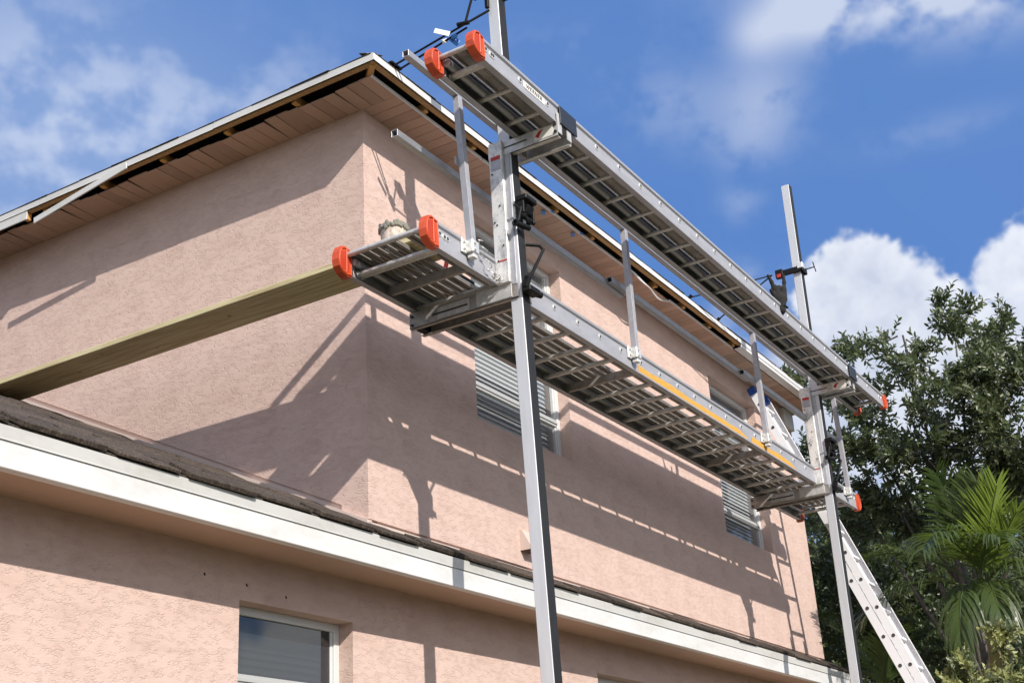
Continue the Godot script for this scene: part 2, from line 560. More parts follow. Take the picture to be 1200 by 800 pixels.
func make_sky() -> Image:
	var na := noise(0.045, 5, 4)
	var nb := noise(0.16, 9, 6)
	var nc := noise(0.20, 17, 6)
	nb.fractal_gain = 0.6
	nc.fractal_gain = 0.58
	var lo := Image.create(720, 360, false, Image.FORMAT_RGB8)
	for y in 360:
		for x in 720:
			lo.set_pixel(x, y, sky_color((x + 0.5) / 2.0, 90.0 - (y + 0.5) / 2.0, na, nb, nc).linear_to_srgb())
	lo.resize(4096, 2048, Image.INTERPOLATE_CUBIC)
	var s := 4096.0 / 360.0
	for y in range(int((90.0 - 47.0) * s), int((90.0 - 2.0) * s)):
		for x in range(int(28.0 * s), int(94.0 * s)):
			lo.set_pixel(x, y, sky_color((x + 0.5) / s, 90.0 - (y + 0.5) / s, na, nb, nc).linear_to_srgb())
	return lo

# ---------------------------------------------------------------- house
const L := 8.0085
const RIDGE := 0.42

func wall_open(mb: MB, x0: float, x1: float, y0: float, y1: float, z0: float, z1: float, holes: Array) -> void:
	var x := x0
	for h in holes:
		mb.box(V(x, y0, z0), V(h[0], y1, z1))
		if h[2] > y0:
			mb.box(V(h[0], y0, z0), V(h[1], h[2], z1))
		if h[3] < y1:
			mb.box(V(h[0], h[3], z0), V(h[1], y1, z1))
		x = h[1]
	mb.box(V(x, y0, z0), V(x1, y1, z1))

func window(house: Node3D, x0: float, x1: float, y0: float, y1: float, bar: float, label: String, pane := "glass") -> void:
	var mb := MB.new()
	var zb := -0.135
	var zf := -0.095
	var t := 0.045
	mb.box(V(x0, y0, zb), V(x0 + t, y1, zf), 0.003)
	mb.box(V(x1 - t, y0, zb), V(x1, y1, zf), 0.003)
	mb.box(V(x0 + t, y1 - t, zb), V(x1 - t, y1, zf), 0.003)
	mb.box(V(x0 + t, y0, zb), V(x1 - t, y0 + t, zf), 0.003)
	# inner stop of the frame, a second step
	mb.box(V(x1 - t - 0.02, y0 + t, zb), V(x1 - t, y1 - t, zf - 0.012), 0.002)
	mb.box(V(x0 + t, y0 + t, zb), V(x0 + t + 0.02, y1 - t, zf - 0.012), 0.002)
	var w := put("window", mb, M.frame, house)
	w.set_meta("label", label)
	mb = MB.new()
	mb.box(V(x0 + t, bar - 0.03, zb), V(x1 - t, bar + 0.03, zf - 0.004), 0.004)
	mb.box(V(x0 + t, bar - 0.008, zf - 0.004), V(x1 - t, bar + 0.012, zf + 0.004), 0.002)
	put("sash_shade_bar", mb, M.sash_shade, w)  # real meeting rail downstairs; upstairs it stands for shade and reflection on the glass
	mb = MB.new()
	mb.box(V(x0 + t, y0 + t, zb + 0.018), V(x1 - t, y1 - t, zb + 0.022))
	put("pane", mb, M[pane], w)
	var sm := boxmesh(Vector3(x1 - x0 - 2 * t - 0.03, 0.0022, 0.046))
	var y := y0 + t + 0.012
	var i := 0
	while y < y1 - t - 0.01:
		var B := Basis(Vector3.RIGHT, deg_to_rad(60.0 + rng.randf_range(-1.5, 1.5))).rotated(Vector3.BACK, rng.randf_range(-0.001, 0.001))
		inst("blind_slat", sm, M.slat if i % 5 else M.slat_b, w, Transform3D(B, V((x0 + x1) / 2, y, zb - 0.055)))
		y += 0.0385
		i += 1

func ground_y(z: float) -> float:       # surface of the lower roof
	return 1.765 + 0.474 * (0.375 - z)

func build_setting() -> void:
	var mb := MB.new()
	mb.flat(Vector3(-300, 0, -300), Vector3(300, 0, -300), Vector3(300, 0, 300), Vector3(-300, 0, 300))
	put("ground", mb, M.ground).set_meta("kind", "structure")
	mb = MB.new()
	mb.box(Vector3(-12, 0.004, 5.2), Vector3(14, 0.05, 6.4))
	put("path", mb, M.concrete).set_meta("kind", "structure")

func build_house() -> void:
	var house := thing("house", "pink stucco two-storey house with a torn-open eave and grey shingle lower roof", "house")
	var holes := [[1.25, 2.61, 2.95, 4.58], [5.62, 6.86, 2.95, 4.57]]
	var low := [[-1.07, -0.16, 0.02, 1.37], [2.72, 4.1, 0.02, 1.36]]
	# walls
	var mb := MB.new()
	wall_open(mb, 0.0, L, 1.995, 4.858, -0.2, 0.0, holes)
	put("wall", mb, M.stucco, house)
	mb = MB.new()     # left wall: its foot follows the lower roof
	var zb := -8.0
	mb.extrude([Vector2(-0.2, ground_y(-0.2) + 0.078), Vector2(-0.2, 4.858), Vector2(zb, 4.858), Vector2(zb, 1.7), Vector2(-4.6, ground_y(-4.6) + 0.078)], V(0, 0, 0), V(0.2, 0, 0), Vector3.BACK, Vector3.UP)
	put("wall", mb, M.stucco, house)
	mb = MB.new()
	mb.box(V(L - 0.2, -1.5, -8.0), V(L, 4.858, -0.2))
	mb.box(V(0.2, -1.5, -8.2), V(L, 4.858, -8.0))
	mb.extrude([Vector2(-8.2, 4.86), Vector2(0.0, 4.86), Vector2(-4.0, 4.86 + RIDGE * 4.0)], V(L - 0.2, 0, 0), V(L, 0, 0), Vector3.BACK, Vector3.UP)
	put("wall", mb, M.stucco, house)
	mb = MB.new()
	wall_open(mb, -7.0, L, -1.5, 1.62, -0.2, 0.0, low)
	put("wall", mb, M.stucco, house)
	mb = MB.new()
	mb.box(V(-7.2, -1.5, -8.2), V(-7.0, 1.62, 0.0))
	mb.extrude([Vector2(-0.1, 1.62), Vector2(-0.1, ground_y(-0.1) - 0.04), Vector2(-4.6, ground_y(-4.6) - 0.04), Vector2(-8.1, 1.66), Vector2(-8.1, 1.62)], V(-7.2, 0, 0), V(-7.0, 0, 0), Vector3.BACK, Vector3.UP)
	put("wall", mb, M.stucco, house)
	# set-back flashing under the stucco
	mb = MB.new()
	mb.box(V(0.016, 1.80, -0.1), V(L - 0.016, 1.995, -0.016))
	mb.extrude([Vector2(-0.016, ground_y(-0.016) - 0.15), Vector2(-0.016, ground_y(-0.016) + 0.085), Vector2(-4.6, ground_y(-4.6) + 0.085), Vector2(-4.6, ground_y(-4.6) - 0.15)], V(0.016, 0, 0), V(0.1, 0, 0), Vector3.BACK, Vector3.UP)
	put("flashing", mb, M.flash_pink, house)
	mb = MB.new()     # its foot turns out over the shingles
	mb.extrude([Vector2(0.012, ground_y(0.0) - 0.02), Vector2(0.012, ground_y(0.0) + 0.030), Vector2(-0.016, ground_y(0.0) + 0.036), Vector2(-0.016, ground_y(0.0) - 0.02)], V(-0.012, 0, 0), V(L, 0, 0), Vector3.BACK, Vector3.UP)
	mb.extrude([Vector2(0.012, ground_y(0.012) - 0.02), Vector2(0.012, ground_y(0.012) + 0.046), Vector2(-4.6, ground_y(-4.6) + 0.046), Vector2(-4.6, ground_y(-4.6) - 0.02)], V(-0.030, 0, 0), V(0.016, 0, 0), Vector3.BACK, Vector3.UP)
	put("flashing_foot", mb, M.flash_pink, house)
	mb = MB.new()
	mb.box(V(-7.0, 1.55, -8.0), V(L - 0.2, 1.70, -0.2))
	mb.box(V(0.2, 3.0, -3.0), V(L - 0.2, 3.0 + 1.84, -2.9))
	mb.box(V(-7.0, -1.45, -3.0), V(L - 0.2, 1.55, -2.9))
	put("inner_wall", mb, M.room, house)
	# windows
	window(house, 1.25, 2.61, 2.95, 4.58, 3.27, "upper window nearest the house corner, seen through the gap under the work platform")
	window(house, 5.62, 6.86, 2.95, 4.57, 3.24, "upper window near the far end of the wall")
	window(house, -1.07, -0.16, 0.02, 1.37, 1.0, "ground-floor window with closed blinds", "glass_tint")
	window(house, 2.72, 4.1, 0.02, 1.36, 0.97, "ground-floor window beyond the pole", "glass_tint")
	# vent hood and vent box
	mb = MB.new()
	mb.extrude([Vector2(0, 2.10), Vector2(0, 2.245), Vector2(0.02, 2.245), Vector2(0.085, 2.125), Vector2(0.085, 2.10)], V(1.72, 0, 0), V(1.725, 0, 0), Vector3.BACK, Vector3.UP)
	mb.extrude([Vector2(0, 2.10), Vector2(0, 2.245), Vector2(0.02, 2.245), Vector2(0.085, 2.125), Vector2(0.085, 2.10)], V(1.845, 0, 0), V(1.85, 0, 0), Vector3.BACK, Vector3.UP)
	mb.extrude([Vector2(0, 2.24), Vector2(0, 2.245), Vector2(0.02, 2.245), Vector2(0.085, 2.125), Vector2(0.085, 2.10), Vector2(0.08, 2.10), Vector2(0.08, 2.123), Vector2(0.018, 2.24)], V(1.7251, 0, 0), V(1.8449, 0, 0), Vector3.BACK, Vector3.UP)
	put("vent_hood", mb, M.flash_pink, house)
	mb = MB.new()
	mb.box(V(7.70, 4.56, 0.0), V(7.985, 4.785, 0.05), 0.004)
	put("vent_box", mb, M.drip, house)
	# small chips in the stucco under the lower eave
	for p in [[-1.32, 1.46], [-1.02, 1.45], [-0.72, 1.43]]:
		mb = MB.new()
		mb.boxb(V(p[0], p[1], 0.001), Vector3(0.010, 0.016, 0.006), Basis(Vector3.BACK, 0.6), 0.003)
		put("wall_chip", mb, M.rock_dark, house)
	build_upper_eave(house)
	build_lower_eave(house)

func build_upper_eave(house: Node3D) -> void:
	var o := 0.385
	var X1 := 8.06
	var mb := MB.new()
	# roof planes
	var ye := 4.868
	var yr := ye + RIDGE * (4.0 + o)
	var A := V(-o, ye, o)
	var Bp := V(X1, ye, o)
	var C := V(X1, ye, -8.0 - o)
	var D := V(-o, ye, -8.0 - o)
	var R1 := V(4.0, yr, -4.0)
	var R2 := V(X1, yr, -4.0)
	var dn := Vector3(0, -0.012, 0)
	for q in [[A, Bp, R2, R1], [C, D, R1, R2]]:
		mb.flat(q[0], q[1], q[2], q[3])
		mb.flat(q[0] + dn, q[1] + dn, q[2] + dn, q[3] + dn)
	mb.tri(A, R1, D, Vector3(-0.4, 1, 0).normalized())
	mb.tri(A + dn, R1 + dn, D + dn, Vector3(-0.4, 1, 0).normalized())
	var roof := put("roof", mb, M.shingle[1], house)
	# overhanging first course of shingles
	var sm := boxmesh(Vector3(0.33, 0.006, 0.14), 0.001)
	for k in 26:
		var x := -0.20 + k * 0.3333
		if x > X1 - 0.1:
			break
		inst("shingle", sm, M.shingle[rng.randi() % 4], roof, Transform3D(Basis(Vector3.RIGHT, 0.38) * Basis(Vector3.UP, rng.randf_range(-0.012, 0.012)), V(x, 4.900 + rng.randf_range(-0.002, 0.003), 0.325 + rng.randf_range(-0.006, 0.006))))
	for k in 15:
		var z := 0.20 - k * 0.3333
		inst("shingle", sm, M.shingle[rng.randi() % 4], roof, Transform3D(Basis(Vector3.UP, -PI / 2 + rng.randf_range(-0.012, 0.012)) * Basis(Vector3.RIGHT, 0.38), V(-0.325 + rng.randf_range(-0.006, 0.006), 4.900 + rng.randf_range(-0.002, 0.003), z)))
	# metal drip edge, in lengths
	var prof := [Vector2(0.0, 0.0), Vector2(0.004, -0.002), Vector2(0.002, 0.006), Vector2(0.0, 0.050), Vector2(-0.05, 0.068), Vector2(-0.05, 0.066), Vector2(-0.003, 0.048)]
	var y0 := 4.820
	var xs := [-0.385, 0.36, 2.35, 4.6, 6.3, X1]
	for i in xs.size() - 1:
		mb = MB.new()
		mb.extrude(prof, V(xs[i] + 0.0015, y0 + rng.randf_range(-0.002, 0.002), o), V(xs[i + 1] - 0.0015, y0 + rng.randf_range(-0.003, 0.003), o), Vector3.BACK, Vector3.UP)
		put("drip_edge", mb, M.white, roof)
	var zs := [0.385, -0.98, -2.9, -5.2, -8.38]
	for i in zs.size() - 1:
		mb = MB.new()
		mb.extrude(prof, V(-o, y0 + rng.randf_range(-0.002, 0.002), zs[i] - 0.0015), V(-o, y0 + rng.randf_range(-0.003, 0.003), zs[i + 1] + 0.0015), Vector3.LEFT, Vector3.UP)
		put("drip_edge", mb, M.drip, roof)
	# bare sub-fascia wood where the fascia has been taken off
	mb = MB.new()
	mb.box(V(-0.372, 4.812, 0.334), V(X1 - 0.01, 4.846, 0.372), 0.003)
	put("sub_fascia", mb, M.wood, roof)
	mb = MB.new()
	mb.box(V(-0.372, 4.812, -8.3), V(-0.334, 4.846, 0.333), 0.003)
	put("sub_fascia", mb, M.wood, roof)
	# remaining fascia
	mb = MB.new()
	mb.box(V(5.66, 4.782, 0.373), V(X1 - 0.004, 4.8215, 0.3835), 0.002)
	mb.box(V(5.66, 4.782, 0.30), V(X1 - 0.004, 4.784, 0.373))
	put("fascia_board", mb, M.white, roof)
	mb = MB.new()
	mb.box(V(-0.3835, 4.745, -8.3), V(-0.373, 4.8215, -2.86), 0.002)
	put("fascia_board", mb, M.drip, roof)
	mb = MB.new()
	mb.box(V(-0.372, 4.75, -2.90), V(-0.335, 4.805, -2.862), 0.003)
	put("nailer_block", mb, M.wood_end, roof)
	# rafter tails
	var tail := boxmesh(Vector3(0.038, 0.06, 0.34), 0.003)
	for k in 14:
		var x := 0.289 + k * 0.593
		if x < X1:
			inst("rafter_tail", tail, M.wood_end, roof, Transform3D(Basis.IDENTITY, V(x, 4.832, 0.152)))
	for k in 8:
		inst("rafter_tail", tail, M.wood_end, roof, Transform3D(Basis(Vector3.UP, PI / 2), V(-0.152, 4.832, -0.322 - k * 0.605)))
	mb = MB.new()
	mb.boxb(V(-0.20, 4.832, 0.20), Vector3(0.04, 0.06, 0.42), Basis(Vector3.UP, -PI / 4), 0.003)
	put("rafter_tail", mb, M.wood_end, roof)
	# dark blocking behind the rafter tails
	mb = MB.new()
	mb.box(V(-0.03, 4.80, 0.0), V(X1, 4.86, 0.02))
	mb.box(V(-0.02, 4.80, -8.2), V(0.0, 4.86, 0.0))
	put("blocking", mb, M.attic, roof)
	# soffit panels
	mb = MB.new()
	for seg in [[-0.281, 1.02], [1.03, 3.36], [4.17, 5.66]]:
		mb.box(V(seg[0], 4.783, 0.282), V(seg[1], 4.807, 0.292), 0.002)
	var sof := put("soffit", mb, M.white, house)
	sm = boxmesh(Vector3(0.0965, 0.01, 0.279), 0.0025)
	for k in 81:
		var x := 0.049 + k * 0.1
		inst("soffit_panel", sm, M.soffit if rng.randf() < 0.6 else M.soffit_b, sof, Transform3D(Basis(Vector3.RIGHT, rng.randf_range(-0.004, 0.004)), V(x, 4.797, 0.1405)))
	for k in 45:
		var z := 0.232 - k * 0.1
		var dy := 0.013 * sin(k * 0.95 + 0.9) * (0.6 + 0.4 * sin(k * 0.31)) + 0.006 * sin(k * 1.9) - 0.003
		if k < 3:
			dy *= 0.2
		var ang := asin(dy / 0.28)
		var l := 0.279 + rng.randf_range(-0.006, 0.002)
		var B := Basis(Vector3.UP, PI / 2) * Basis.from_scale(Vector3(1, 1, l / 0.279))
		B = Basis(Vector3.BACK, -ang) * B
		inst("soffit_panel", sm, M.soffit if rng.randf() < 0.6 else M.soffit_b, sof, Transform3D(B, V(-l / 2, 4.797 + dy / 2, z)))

func build_lower_eave(house: Node3D) -> void:
	var mb := MB.new()
	var N := Vector3(0, 1, 0.474).normalized()
	var D := Vector3(0, -0.474, 1).normalized()
	# roof deck
	var t := -0.03
	mb.extrude([Vector2(0.372, ground_y(0.372)), Vector2(-4.6, ground_y(-4.6)), Vector2(-8.3, 1.7), Vector2(-8.3, 1.67), Vector2(-4.6, ground_y(-4.6) + t), Vector2(0.372, ground_y(0.372) + t)], V(-7.2, 0, 0), V(0.0, 0, 0), Vector3.BACK, Vector3.UP)
	mb.extrude([Vector2(0.372, ground_y(0.372)), Vector2(-0.05, ground_y(-0.05)), Vector2(-0.05, ground_y(-0.05) + t), Vector2(0.372, ground_y(0.372) + t)], V(0.0, 0, 0), V(8.3, 0, 0), Vector3.BACK, Vector3.UP)
	var roof := put("lower_roof", mb, M.shingle[3], house)
	# laid shingles, course by course
	var vars := []
	for k in 4:
		var b := MB.new()
		var w: float = [0.43, 0.40, 0.44, 0.36][k]
		var th: float = [0.019, 0.013, 0.024, 0.016][k]
		b.box(Vector3(-w / 2, 0, -0.085), Vector3(w / 2, th, 0.085), 0.003)
		vars.append(b.mesh())
	for k in 29:
		var z := 0.392 - k * 0.1265
		var x := -3.45 + rng.randf() * 0.3
		var xe := -0.14 if z < 0.0 else 8.2
		if z > 0.0:
			x = -3.45
		while x < xe - (0.03 if z < 0.0 else 0.0):
			var B := Basis(Vector3.RIGHT, N, D).rotated(Vector3.RIGHT, 0.06 + rng.randf_range(-0.02, 0.05)).rotated(N, rng.randf_range(-0.012, 0.012))
			var zz := z - 0.076 + rng.randf_range(-0.012, 0.006)
			inst("shingle", vars[rng.randi() % 4], M.shingle[rng.randi() % 4], roof, Transform3D(B, V(x, ground_y(zz), zz) + N * (0.004 + rng.randf() * 0.003)))
			x += 0.425 if z < 0.0 else 0.46
	# crumbs of old roofing cement along the foot of the left wall
	mb = MB.new()
	for k in 130:
		var z := -0.1 - rng.randf() * 3.4
		var s := Vector3(0.012 + rng.randf() * 0.03, 0.008 + rng.randf() * 0.016, 0.02 + rng.randf() * 0.07)
		var xx := -0.034 - rng.randf() * 0.05
		mb.boxb(V(xx, ground_y(z) + 0.012, z), s, Basis(Vector3.RIGHT, 0.44).rotated(Vector3.UP, rng.randf_range(-0.6, 0.6)), 0.006)
	put("roof_cement", mb, M.rock_dark, house).set_meta("kind", "stuff")
	# drip edge and fascia, in lengths
	var xs := [-7.2, -4.0, 0.34, 3.35, 7.22, 8.3]
	for i in xs.size() - 1:
		mb = MB.new()
		mb.extrude([Vector2(0.366, 1.700), Vector2(0.372, 1.697), Vector2(0.371, 1.704), Vector2(0.378, 1.754), Vector2(0.33, 1.777), Vector2(0.33, 1.775), Vector2(0.375, 1.752)], V(xs[i] + 0.001, 0, 0), V(xs[i + 1] - 0.001, rng.randf_range(-0.002, 0.002), 0), Vector3.BACK, Vector3.UP)
		put("drip_edge", mb, M.drip, roof)
	xs = [-7.2, -3.3, 4.9, 7.2, 8.3]
	for i in xs.size() - 1:
		mb = MB.new()
		mb.box(V(xs[i] + 0.001, 1.5865, 0.345), V(xs[i + 1] - 0.001, 1.71, 0.3645), 0.003)
		mb.box(V(xs[i] + 0.001, 1.5865, 0.318), V(xs[i + 1] - 0.001, 1.590, 0.345))
		put("fascia_board", mb, M.white, roof)
	mb = MB.new()
	mb.box(V(-7.2, 1.603, 0.0), V(8.29, 1.612, 0.345))
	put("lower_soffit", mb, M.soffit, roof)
	mb = MB.new()
	mb.box(V(8.25, 1.6, 0.0), V(8.299, 1.74, 0.34))
	put("fascia_board", mb, M.white, roof)

# ---------------------------------------------------------------- work platforms
func end_cap(parent: Node, x: float, z: float, yb: float, H: float, dir: float) -> void:
	var mb := MB.new()
	var prof := [Vector2(0.062, H + 0.002), Vector2(0.004, H + 0.014), Vector2(-0.030, H + 0.002), Vector2(-0.050, H * 0.74), Vector2(-0.055, H * 0.45), Vector2(-0.046, H * 0.20), Vector2(-0.016, 0.0), Vector2(0.022, -0.014), Vector2(0.066, -0.008)]
	var pp := []
	for p in prof:
		pp.append(Vector2(p.x * dir, p.y))
	mb.extrude(pp, V(x, yb, z - 0.034), V(x, yb, z + 0.012), Vector3.RIGHT, Vector3.UP)
	# raised rim and rib on the outer face
	var path := []
	for p in pp:
		path.append(V(x, yb, z + 0.013) + Vector3(p.x * 0.84 , (p.y - H * 0.5) * 0.88 + H * 0.5, 0))
	path.append(path[0])
	mb.tube(path, 0.0065, -1.0, 6)
	mb.box(V(x + 0.014 * dir - 0.005, yb + 0.006, z + 0.010), V(x + 0.014 * dir + 0.005, yb + H - 0.002, z + 0.020), 0.002)
	var cap := put("end_cap", mb, M.orange, parent)
	mb = MB.new()
	var q := []
	for p in pp:
		q.append(Vector2(p.x * 0.62 - 0.004 * dir, (p.y - H * 0.5) * 0.66 + H * 0.5))
	mb.extrude(q, V(x, yb, z + 0.0115), V(x, yb, z + 0.0135), Vector3.RIGHT, Vector3.UP)
	put("cap_recess_shade", mb, M.orange_shade, cap)  # darker plate on the flat face paints the shade of a recess

func work_deck(label: String, x0: float, x1: float, zn: float, zf: float, yb: float, yt: float, low: bool, group: String) -> Node3D:
	var t := thing("work_platform" if low else "work_bench_platform", label, "scaffold plank", V(x0, yb, (zn + zf) / 2), group)
	var H := yt - yb
	var prof := [Vector2(-0.036, 0.0), Vector2(0.003, 0.0), Vector2(0.004, 0.012), Vector2(0.0, 0.016), Vector2(0.0, H - 0.026), Vector2(0.011, H - 0.016), Vector2(0.012, H), Vector2(-0.032, H), Vector2(-0.032, H - 0.004), Vector2(-0.005, H - 0.008), Vector2(-0.005, 0.006), Vector2(-0.036, 0.004)]
	for s in [1.0, -1.0]:
		var pp := []
		for p in prof:
			pp.append(Vector2(p.x * s, p.y))
		var mb := MB.new()
		var z := zn if s > 0 else zf
		mb.extrude(pp, V(x0, yb, z), V(x1, yb, z), Vector3.BACK, Vector3.UP)
		put("side_rail", mb, M.alu_dull if s > 0 else M.alu, t)
	# rungs
	var rw := zn - zf - 0.012
	var rb := MB.new()
	var rr := 0.0165 if low else 0.0145
	rb.tube([Vector3(0, 0, -rw / 2), Vector3(0, 0, rw / 2)], rr, -1, 10)
	for e in [-1.0, 1.0]:
		rb.tube([Vector3(0, 0, e * (rw / 2 - 0.022)), Vector3(0, 0, e * (rw / 2 - 0.002))], rr + 0.006, -1, 10)
	var rung := rb.mesh()
	var wide := boxmesh(Vector3(0.022, 0.058, rw), 0.003)
	var ring := MB.new()
	ring.lathe([Vector2(0.0, 0.0045), Vector2(0.009, 0.0045), Vector2(0.015, 0.0055), Vector2(0.0195, 0.003), Vector2(0.021, 0.0)], Vector3.ZERO, Vector3.BACK, 14)
	var ringm := ring.mesh()
	var core := MB.new()
	core.lathe([Vector2(0.0, 0.0075), Vector2(0.0085, 0.007), Vector2(0.011, 0.0045)], Vector3.ZERO, Vector3.BACK, 10)
	var corem := core.mesh()
	var first: float = -0.914 if not low else -0.76
	var xs := [x0 + 0.032, x0 + 0.165]
	var k0 := 1
	for k in range(1, 24):
		xs.append(0.213 + (k - 4) * 0.2985 if low else -0.232 + (k - 3) * 0.3025)
	xs = xs.filter(func(v): return v < x0 + 0.17 or (v > x0 + 0.27 and v < x1 - 0.25))
	xs.append(x1 - 0.165)
	xs.append(x1 - 0.032)
	for i in xs.size():
		var x: float = xs[i]
		var hi := i == 0 or i == xs.size() - 1
		var broad: bool = low and not hi and (absf(x + 0.45) < 0.16 or absf(x - 1.58) < 0.15 or absf(x - 3.98) < 0.15)
		var y := yb + (H - 0.030 if hi else 0.040)
		inst("rung", wide if broad else rung, M.deck if broad else M.alu_worn, t, Transform3D(Basis.IDENTITY, V(x, yb + 0.042 if broad else y, (zn + zf) / 2)))
		var riv := inst("rivet", ringm, M.bolt, t, Transform3D(Basis.IDENTITY, V(x + (0.058 if i == 0 else (-0.058 if hi else 0.0)), yb + H * (0.63 if hi else 0.60), zn)))
		inst("rivet_core", corem, M.bolt_dark, riv, Transform3D(Basis.IDENTITY, V(x + (0.058 if i == 0 else (-0.058 if hi else 0.0)), yb + H * (0.63 if hi else 0.60), zn)))
	# deck
	var mb := MB.new()
	if low:
		var n := 9
		var span := zn - zf - 0.05
		var pitch := span / n
		for i in n:
			var za := zf + 0.025 + i * pitch
			var zb := za + pitch - 0.010
			if i == 5:
				zb -= 0.046
			mb = MB.new()
			var w := zb - za
			mb.extrude([Vector2(0, 0.013), Vector2(w * 0.40, 0.013), Vector2(w * 0.43, 0.002), Vector2(w * 0.57, 0.002), Vector2(w * 0.60, 0.013), Vector2(w, 0.013), Vector2(w, 0.022), Vector2(0, 0.022)], V(x0 + 0.05, yt - 0.032, za), V(x1 - 0.05, yt - 0.032, za), Vector3.BACK, Vector3.UP)
			put("deck_plank", mb, M.deck, t)
	else:
		for seg in [[zf + 0.008, zf + 0.085], [zf + 0.097, zf + 0.165], [zf + 0.168, zf + 0.222], [zf + 0.225, zn - 0.008]]:
			mb = MB.new()
			var w: float = seg[1] - seg[0]
			mb.extrude([Vector2(0, 0), Vector2(0.008, 0), Vector2(0.014, 0.014), Vector2(w - 0.014, 0.014), Vector2(w - 0.008, 0), Vector2(w, 0), Vector2(w, 0.020), Vector2(0, 0.020)], V(x0 + 0.05, yt - 0.028, seg[0]), V(x1 - 0.05, yt - 0.028, seg[0]), Vector3.BACK, Vector3.UP)
			put("deck_plank", mb, M.deck, t)
	# rounded stiffener along the inner rail
	mb = MB.new()
	var c := V(x0 + 0.06, yb + H * 0.55, zf + (0.060 if not low else 0.048))
	mb.tube([c, c + Vector3(x1 - x0 - 0.12, 0, 0)], 0.026 if not low else 0.020, -1, 14)
	if low:
		c = V(x0 + 0.06, yb + H * 0.62, zn - 0.335)
		mb.tube([c, c + Vector3(x1 - x0 - 0.12, 0, 0)], 0.007, -1, 8)
	put("stiffener", mb, M.alu, t)
	# corner brackets at the ends
	for e in [x0 + 0.075, x1 - 0.075]:
		mb = MB.new()
		mb.boxb(V(e, yb + H * 0.5, zf + 0.02), Vector3(0.02, H * 0.95, 0.03), Basis(Vector3.BACK, 0.25), 0.002)
		put("corner_brace", mb, M.alu, t)
	for z in [zn, zf + 0.022]:
		end_cap(t, x0, z, yb, H, 1.0)
		end_cap(t, x1, z, yb, H, -1.0)
	return t

